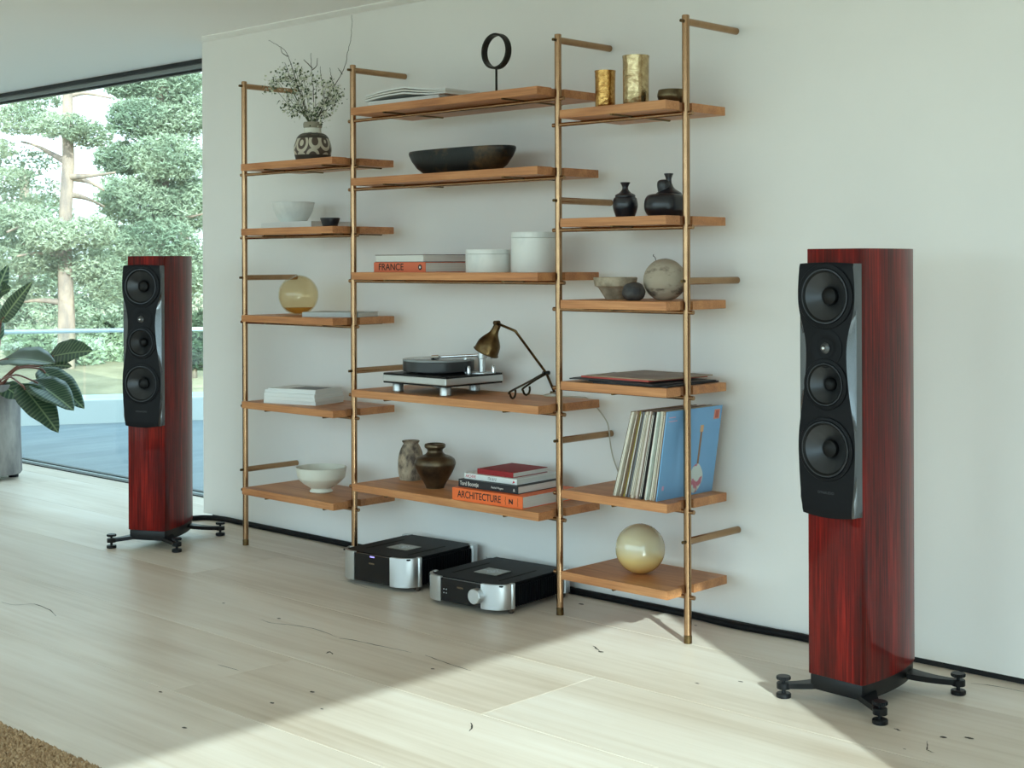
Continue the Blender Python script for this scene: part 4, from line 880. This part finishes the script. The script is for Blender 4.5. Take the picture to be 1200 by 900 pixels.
def twin_vessel():
    p = at(780, -.26, RZ[1]); k = m_px(p); t = thing('twin_neck_vessel', 'squat black vessel with a short bulb neck and a taller flared neck', 'vase', p)
    R_, Hh = 25 * k, 50.5 * k
    obj('body', lathe([(r * R_, z * Hh) for r, z in sprof([(0, 0), (.72, 0), (.80, .02), (.96, .14), (1, .27), (.95, .42), (.80, .51), (.5, .54), (0, .545)], 4)], 44), GLZ, t, auto=50)
    rt = Vector((RGT.x, RGT.y, 0))
    obj('bulb_neck', lathe([(r * R_, z * Hh) for r, z in sprof([(.20, .50), (.25, .56), (.29, .66), (.31, .74), (.28, .82), (.18, .86), (0, .87)], 4)], 28), GLZ, t, auto=50, loc=-rt * (2.0 * k))
    obj('flared_neck', lathe([(r * R_, z * Hh) for r, z in sprof([(.62, .50), (.60, .55), (.46, .60), (.28, .66), (.16, .76), (.13, .86), (.17, .94), (.22, 1.0), (.17, 1.0), (.1, .9), (0, .88)], 4)], 28), GLZ, t, auto=50, loc=rt * (4.0 * k) + Vector((0, 0, 0)))
twin_vessel()
STN = mat('pale_stone', srgb(190, 176, 154), .9, col2=srgb(136, 124, 106), vscale=22, bump=.6, bscale=45)
round_obj('stone_bowl', 'rough pale stone bowl with a thick rim', 'bowl', 721, -.24, RZ[2], 52, 26, [(0, 0), (.44, 0), (.47, .06), (.62, .3), (.78, .54), (.86, .58), (.93, .60), (1, .96), (.97, 1), (.9, .98), (.84, .7), (.5, .3), (0, .25)], STN, n=0)
def lump(name, label, cat, px, y, z, wpx, hpx, m, amp_, sub, seed, fl=.06):
    p = at(px, y, z); k = m_px(p); bm = nb(); bmesh.ops.create_icosphere(bm, subdivisions=sub, radius=1.0)
    for v in bm.verts:
        n_ = mnoise.noise(v.co * 1.6 + Vector((seed, 0, 0))) * amp_ + mnoise.noise(v.co * 5 + Vector((seed, 3, 0))) * amp_ * .25
        v.co = v.co * (1 + n_); v.co.x *= wpx / 2 * k; v.co.y *= wpx / 2 * k; v.co.z *= hpx / 2 * k
    mz = min(v.co.z for v in bm.verts); c = (hpx * k) * fl
    for v in bm.verts: v.co.z = max(v.co.z - mz - c, 0.0)
    return tag(obj(name, bm, m, smooth=True, loc=p), label, cat)
lump('dark_stone', 'dark round stone resting between the stone bowl and the pale sphere', 'stone', 742.5, -.345, RZ[2], 28, 23, mat('dark_stone', srgb(84, 82, 80), .6, col2=srgb(44, 44, 48), vscale=20, bump=.4, bscale=40), .08, 4, 3.0)
SPH = mat('weathered_sphere', srgb(176, 164, 146), .8, col2=srgb(104, 92, 82), vscale=11, lo=.36, hi=.47, bump=.4, bscale=30, stretch=(1, 1, 2.2))
def sphere():
    o = lump('stone_sphere', 'weathered pale stone sphere', 'sphere', 779, -.25, RZ[2], 50, 50, SPH, .015, 5, 8.0, fl=.025)
    k = m_px(o.location); R_ = 25 * k
    o2 = obj('wire_loop', tube(spline([(-.45 * R_, -.1 * R_, 1.85 * R_), (-.5 * R_, -.1 * R_, 2.02 * R_), (-.6 * R_, -.1 * R_, 2.08 * R_), (-.58 * R_, -.1 * R_, 2.16 * R_)], 4), .0012, 6), BLACK, o)
sphere()
# records --------------------------------------------------------------
def flat_records():
    z = RZ[3]; G = 'loose record sleeves on the shelf'
    def sleeve(label, cov, edge, cx, cy_, rot, t, tilt=0.0):
        nonlocal z
        th = thing('record_sleeve', label, 'record', (cx, cy_, z), math.radians(rot))
        obj('sleeve', BOX(-.1575, .1575, -.1575, .1575, 0, t, bev=.0006, seg=1), edge, th)
        obj('front_print', BOX(-.152, .152, -.152, .152, t, t + .0004), cov, th); z += t + .0004
    dk = mat('charcoal_sleeve', srgb(44, 44, 48), .5, var=.4, vscale=12); gy = mat('grey_sleeve', srgb(104, 104, 106), .45, col2=srgb(60, 60, 64), vscale=9)
    x = (COLS[2][0] + COLS[2][1]) / 2
    sleeve('black record sleeve at the bottom of the loose sleeves', dk, BLK, x + .055, -.235, 3, .005)
    sleeve('charcoal record sleeve sticking out past the red-edged one', gy, dk, x + .045, -.245, -6, .005)
    sleeve('dark record sleeve lying crooked under the red-edged one', dk, dk, x - .06, -.235, 10, .004)
    sleeve('red-edged record sleeve with a grey picture on it', mat('grey_red_print', srgb(150, 140, 134), .5, col2=srgb(190, 92, 84), vscale=11, lo=.38, hi=.5), mat('red_sleeve', srgb(196, 84, 74), .5), x - .005, -.225, -3, .006)
    sleeve('beige record sleeve on top of the loose sleeves', mat('beige_print', srgb(150, 130, 112), .5, col2=srgb(112, 88, 78), vscale=12), mat('beige_sleeve', srgb(164, 144, 122), .6), x + .02, -.2279, -2, .004)
flat_records()
def standing_records():
    z = RZ[4]; y0 = -.388; xL = Py(718, 586, y0).x; xR = Py(769.5, 592.5, y0).x; N = 27
    rg = random.Random(9)
    pal = [(206, 196, 176), (186, 170, 146), (216, 208, 190), (140, 122, 102), (176, 156, 130), (108, 96, 84), (196, 180, 158), (224, 218, 202), (158, 134, 116), (124, 114, 108)]
    pnm = ['pale cream', 'tan', 'off-white', 'brown', 'light brown', 'dark brown', 'beige', 'white', 'reddish brown', 'dark grey']
    sp = {6: ((178, 156, 62), 'mustard yellow record sleeve with a dark mark, leaning among the pale ones'), 9: ((120, 128, 136), 'blue-grey record sleeve leaning between pale sleeves'), 14: ((232, 214, 212), 'pale pink record sleeve leaning among cream ones'),
          17: ((66, 64, 66), 'black record sleeve leaning among the pale ones'), 20: ((220, 232, 226), 'wide mint white record sleeve near the blue sleeve')}
    step = (xR - xL) / (N - 1)
    for i in range(N):
        f = i / (N - 1); lean = math.radians(16.0 - 7.2 * f); x = xL + step * i; tck = step * .68
        if i == N - 1: tck = .004
        col = sp[i][0] if i in sp else pal[(i * 7 + 3) % len(pal)]
        m = mat('sleeve_%d_%d_%d' % col, srgb(*col), .55, var=.10, vscale=20)
        if i == N - 1:
            th = thing('record_sleeve', 'sky blue record sleeve facing out, leaning against the row of records', 'record', (x, y0, z))
            m = mat('sky_blue_sleeve', srgb(126, 178, 224), .42, var=.05, vscale=5); par = th
            # generic stand-in print: a slim bar over a pale mottled oval, and a small coral sticker
            RY = Matrix.Rotation(lean, 4, 'Y')
            o = obj('sleeve', xf(BOX(-tck, 0, 0, .315, 0, .308, bev=.0005, seg=1), RY), m, th)
            def flat(name, bm, mm): return obj(name, xf(bm, RY), mm, th)
            flat('coral_sticker', BOX(0, .0005, .270, .302, .262, .296), mat('coral_sticker', srgb(226, 150, 128), .5))
            flat('sticker_print', BOX(.0005, .0008, .277, .295, .266, .292), mat('sticker_print', srgb(196, 104, 92), .5))
            flat('slim_bar', BOX(0, .0005, .203, .213, .10, .23), mat('brown_bar', srgb(150, 116, 92), .5))
            flat('bar_head', BOX(.0, .0006, .199, .217, .222, .246, bev=.0002), mat('tan_head', srgb(214, 170, 130), .5))
            ov = nb(); c = [ov.verts.new((.0006, .206 + .036 * math.cos(a) * (1 + .12 * math.cos(3 * a)), .058 + .052 * math.sin(a))) for a in [k * math.pi / 16 for k in range(32)]]; ov.faces.new(c)
            flat('pale_oval', ov, mat('mottled_oval', srgb(214, 226, 222), .5, col2=srgb(198, 120, 140), vscale=24, lo=.42, hi=.5))
            flat('pink_note', BOX(0, .0004, .014, .05, .285, .288), mat('pink_note', srgb(214, 170, 200), .5)); flat('pink_note', BOX(0, .0004, .014, .06, .272, .275), mat('pink_note', srgb(214, 170, 200), .5)); flat('pink_note', BOX(0, .0004, .02, .03, .035, .050), mat('pink_note', srgb(214, 170, 200), .5))
        else:
            lab = sp[i][1] if i in sp else pnm[(i * 7 + 3) % len(pal)] + ' record sleeve leaning in the row of standing records'
            yy = y0 + rg.uniform(-.002, .012); h = .308 - rg.uniform(0, .004)
            th = thing('record_sleeve', lab, 'record', (x, yy, z), group=None if i in sp else pnm[(i * 7 + 3) % len(pal)] + ' records leaning in a row')
            RY = Matrix.Rotation(lean, 4, 'Y')
            obj('sleeve', xf(BOX(-tck, 0, 0, .308, 0, h, bev=.0005, seg=1), RY), m, th)
            obj('spine_stripe', xf(BOX(-tck * .7, -tck * .35, -.0004, .002, .01, h - .01), RY), mat('spine_dark', srgb(96, 88, 80), .6) if i % 3 == 0 else mat('spine_light', srgb(232, 230, 220), .6), th)
standing_records()
def globe_lamp():
    p = at(749, -.25, RZ[5]); k = m_px(p); R_ = 29.3 * k
    t = thing('cream_globe', 'round cream glass globe tinted amber towards its base, on the lowest shelf', 'globe', p)
    m = bpy.data.materials.new('cream_amber_glass'); m.use_nodes = True; n = m.node_tree.nodes; L = m.node_tree.links; b = n['Principled BSDF']
    tcn = n.new('ShaderNodeTexCoord'); s = n.new('ShaderNodeSeparateXYZ'); r = n.new('ShaderNodeValToRGB'); mr = n.new('ShaderNodeMapRange'); mr.inputs[1].default_value = 0; mr.inputs[2].default_value = 2 * R_
    L.new(tcn.outputs['Object'], s.inputs[0]); L.new(s.outputs['Z'], mr.inputs[0]); L.new(mr.outputs[0], r.inputs[0]); L.new(r.outputs[0], b.inputs['Base Color'])
    e = r.color_ramp.elements; e[0].position = .0; e[0].color = srgb(214, 164, 84); e[1].position = .55; e[1].color = srgb(206, 196, 164); e.new(.30).color = srgb(226, 200, 138)
    b.inputs['Roughness'].default_value = .05; b.inputs['Coat Weight'].default_value = 1.0; b.inputs['Subsurface Weight'].default_value = .3; b.inputs['Subsurface Radius'].default_value = (.05, .04, .02)
    pr_ = [(R_ * math.cos(a), R_ + R_ * math.sin(a)) for a in [-H_ + .16 + (math.pi - .16) * i / 30 for i in range(31)]]; pr_ = [(0, pr_[0][1])] + pr_[:-1] + [(0, 2 * R_)]
    z0 = pr_[0][1]; pr_ = [(a, q - z0) for a, q in pr_]
    obj('glass_globe', lathe(pr_, 56), m, t, smooth=True)
globe_lamp()

# ------------------------------------------------------------------ floor things
def cables():
    CB = mat('cable_black', srgb(14, 14, 17), .5, spec=.2, bump=.3, bscale=300)
    def cab(pts, r, label):
        P = [Pz(x, y, r) for x, y in pts]; P = [Vector((q.x, min(q.y, -r * 1.05), r)) for q in P]
        tag(obj('speaker_cable', tube(spline(P, 6), r, 10), CB, smooth=True), label, 'cable')
    cab([(225, 607.5), (240, 606.5), (262, 608), (284, 612), (310, 617), (345, 625), (380, 631), (400, 636), (425, 639), (460, 646)], .013, 'thick black cable on the floor running from the window-side speaker to the amplifiers')
    cab([(600, 676), (640, 684), (675, 691.5), (720, 700), (770, 710), (810, 720), (850, 730), (890, 738), (930, 744), (960, 749), (1000, 755), (1045, 764)], .013, 'thick black cable on the floor running along the wall to the sunlit-side speaker')
cables()
def rug():
    x0, x1, y1, y0 = -5.9, -2.7, -2.318, -3.9
    t = thing('rug', 'chunky woven tan jute rug on the plank floor', 'rug', (x0, y1, 0))
    J = mat('jute', srgb(200, 168, 130), .9, col2=srgb(146, 114, 82), vscale=60, bump=.6, bscale=120)
    obj('rug_backing', BOX(0, x1 - x0, y0 - y1, 0, 0, .012), J, t)
    rg = random.Random(2); bm = nb()
    nx, ny = 170, 34                              # tufts only where the photograph can see them
    for i in range(nx):
        for j in range(ny):
            cx = 1.9 + i * .0075 + rg.uniform(-.003, .003); cy_ = -.004 - j * .011 + rg.uniform(-.004, .004); a = rg.uniform(0, 3.14); l = rg.uniform(.008, .014); r = rg.uniform(.0035, .0055); z = .012
            d = Vector((math.cos(a), math.sin(a), 0)) * l; q = Vector((-d.y, d.x, 0)).normalized() * r; c = Vector((cx, cy_, z)); hh = rg.uniform(.008, .016)
            vv = [bm.verts.new(c - d), bm.verts.new(c + q + Vector((0, 0, hh * .5))), bm.verts.new(c + d), bm.verts.new(c - q + Vector((0, 0, hh * .5))), bm.verts.new(c + Vector((0, 0, hh)))]
            for k in range(4): bm.faces.new((vv[k], vv[(k + 1) % 4], vv[4]))
    o = obj('jute_loops', bm, J, t, smooth=True); o['kind'] = 'stuff'
rug()
def potted_plant():
    base = Vector((at(-7, -.10, 0).x, -.10, 0)); k = m_px(base)
    t = thing('potted_plant', 'large-leaved green plant in a tall rough grey pot by the window', 'plant', base)
    R_ = 30 * k; zt = Py(15, 452, base.y).z
    POT = mat('rough_grey_pot', srgb(150, 146, 140), .85, col2=srgb(98, 96, 96), vscale=7, bump=.5, bscale=14, stretch=(1, 1, .35))
    bm = lathe([(0, .03), (R_ * .94, .03), (R_, .045), (R_ * .985, zt * .5), (R_ * .93, zt), (R_ * .85, zt), (R_ * .85, zt - .05), (0, zt - .05)], 40)
    for v in bm.verts: v.co += Vector((v.co.x, v.co.y, 0)) * .05 * mnoise.noise(v.co * 7)
    obj('pot', bm, POT, t, auto=40)
    for a in (-.6, 1.5, 3.6): obj('pot_foot', lathe([(0, 0), (.03, 0), (.03, .032), (0, .032)], 14), BLACKM, t, loc=(math.cos(a) * R_ * .75, math.sin(a) * R_ * .75, 0), auto=40)
    obj('soil', lathe([(0, zt - .03), (R_ * .86, zt - .035)], 24), mat('soil', srgb(58, 46, 38), .95), t)
    LM = bpy.data.materials.new('veined_leaf'); LM.use_nodes = True; n = LM.node_tree.nodes; L = LM.node_tree.links; b = n['Principled BSDF']
    tcn = n.new('ShaderNodeTexCoord'); se = n.new('ShaderNodeSeparateXYZ'); L.new(tcn.outputs['Object'], se.inputs[0])
    ab = n.new('ShaderNodeMath'); ab.operation = 'ABSOLUTE'; L.new(se.outputs['Y'], ab.inputs[0])
    m1 = n.new('ShaderNodeMath'); m1.operation = 'MULTIPLY_ADD'; L.new(ab.outputs[0], m1.inputs[0]); m1.inputs[1].default_value = -.75; L.new(se.outputs['X'], m1.inputs[2])
    m2 = n.new('ShaderNodeMath'); m2.operation = 'MULTIPLY'; m2.inputs[1].default_value = 210; L.new(m1.outputs[0], m2.inputs[0]); si = n.new('ShaderNodeMath'); si.operation = 'SINE'; L.new(m2.outputs[0], si.inputs[0])
    mr = n.new('ShaderNodeMapRange'); mr.inputs[1].default_value = -.2; mr.inputs[2].default_value = 1; L.new(si.outputs[0], mr.inputs[0])
    mrb = n.new('ShaderNodeMapRange'); mrb.inputs[1].default_value = .002; mrb.inputs[2].default_value = .006; mrb.inputs[3].default_value = 1; mrb.inputs[4].default_value = 0; L.new(ab.outputs[0], mrb.inputs[0])
    mxx = n.new('ShaderNodeMath'); mxx.operation = 'MAXIMUM'; m3 = n.new('ShaderNodeMath'); m3.operation = 'MULTIPLY'; m3.inputs[1].default_value = .45; L.new(mr.outputs[0], m3.inputs[0]); L.new(m3.outputs[0], mxx.inputs[0]); L.new(mrb.outputs[0], mxx.inputs[1])
    mc = n.new('ShaderNodeMix'); mc.data_type = 'RGBA'; L.new(mxx.outputs[0], mc.inputs[0]); mc.inputs[6].default_value = srgb(42, 68, 50); mc.inputs[7].default_value = srgb(132, 152, 112)
    oi = n.new('ShaderNodeObjectInfo'); hs = n.new('ShaderNodeHueSaturation'); mr3 = n.new('ShaderNodeMapRange'); mr3.inputs[3].default_value = .75; mr3.inputs[4].default_value = 1.35; L.new(oi.outputs['Random'], mr3.inputs[0]); L.new(mr3.outputs[0], hs.inputs['Value']); L.new(mc.outputs[2], hs.inputs['Color'])
    L.new(hs.outputs[0], b.inputs['Base Color']); b.inputs['Roughness'].default_value = .35
    ST = mat('red_petiole', srgb(128, 84, 72), .5)
    def leaf(bpx, tpx, wpx, dy0, dy1, tiltdir=1.0, curl=.10):
        A = Py(*bpx, base.y + dy0) - base; B = Py(*tpx, base.y + dy1) - base; X = (B - A); l = X.length; X.normalize()
        view = (CAM - base - (A + B) / 2).normalized(); Z = (view * .75 + Vector((0, 0, 1)) * .65 * tiltdir); Z = (Z - X * Z.dot(X)).normalized(); Y = Z.cross(X); wd = wpx * k * .62
        bm = nb(); n_ = 14; rows = []
        for i in range(n_ + 1):
            s = i / n_; ww = wd * (math.sin(math.pi * min(1, s ** .8)) ** .72) * (1.0 if s < .6 else 1 - (s - .6) * .25); row = []
            for j in range(-3, 4):
                y = ww * j / 3; z = -l * curl * (s * s) + abs(y) * .22 + .004 * math.sin(s * 22 + j) * abs(j) / 3
                row.append(bm.verts.new((s * l, y, z)))
            rows.append(row)
        for a_, b_ in zip(rows, rows[1:]):
            for j in range(6): bm.faces.new((a_[j], a_[j + 1], b_[j + 1], b_[j]))
        bmesh.ops.remove_doubles(bm, verts=bm.verts[:], dist=.0004)
        g = bmesh.ops.solidify(bm, geom=bm.faces[:], thickness=.0012)
        o = obj('leaf', bm, LM, t, smooth=True); m_ = Matrix.Identity(4)
        for r_ in range(3): m_[r_][0], m_[r_][1], m_[r_][2], m_[r_][3] = X[r_], Y[r_], Z[r_], A[r_]
        o.matrix_basis = m_
        c = Vector((0, 0, zt - .04)); mid = (A + c) * .5 + Vector((0, 0, .06))
        st = obj('petiole', tube(spline([c + Vector((random.uniform(-.03, .03), random.uniform(-.03, .03), 0)), mid, A, A + X * l * .15], 6), .0055, 8), ST, t, smooth=True)
    for a in [((-8, 352), (9, 311), 14, .0, .05, .2), ((1, 378), (31, 334), 15, -.05, -.10, .3), ((-6, 346), (8, 337), 20, .05, .0, .3), ((2, 422), (57, 414), 32, -.10, -.18, .8), ((56, 419), (103, 407), 27, -.02, .02, .6), ((46, 429), (80, 426), 15, .08, .10, .5),
              ((46, 432), (96, 470), 26, .02, .0, .8), ((38, 446), (83, 471), 30, -.12, -.18, .9), ((24, 450), (66, 498), 28, -.20, -.25, .7), ((-20, 400), (-60, 380), 30, -.1, -.2, .8), ((-25, 430), (-70, 470), 30, -.1, -.2, .8), ((0, 400), (-35, 340), 26, .1, .2, .5), ((3, 452), (26, 466), 20, .0, .05, .6)]:
        leaf(*a)
potted_plant()
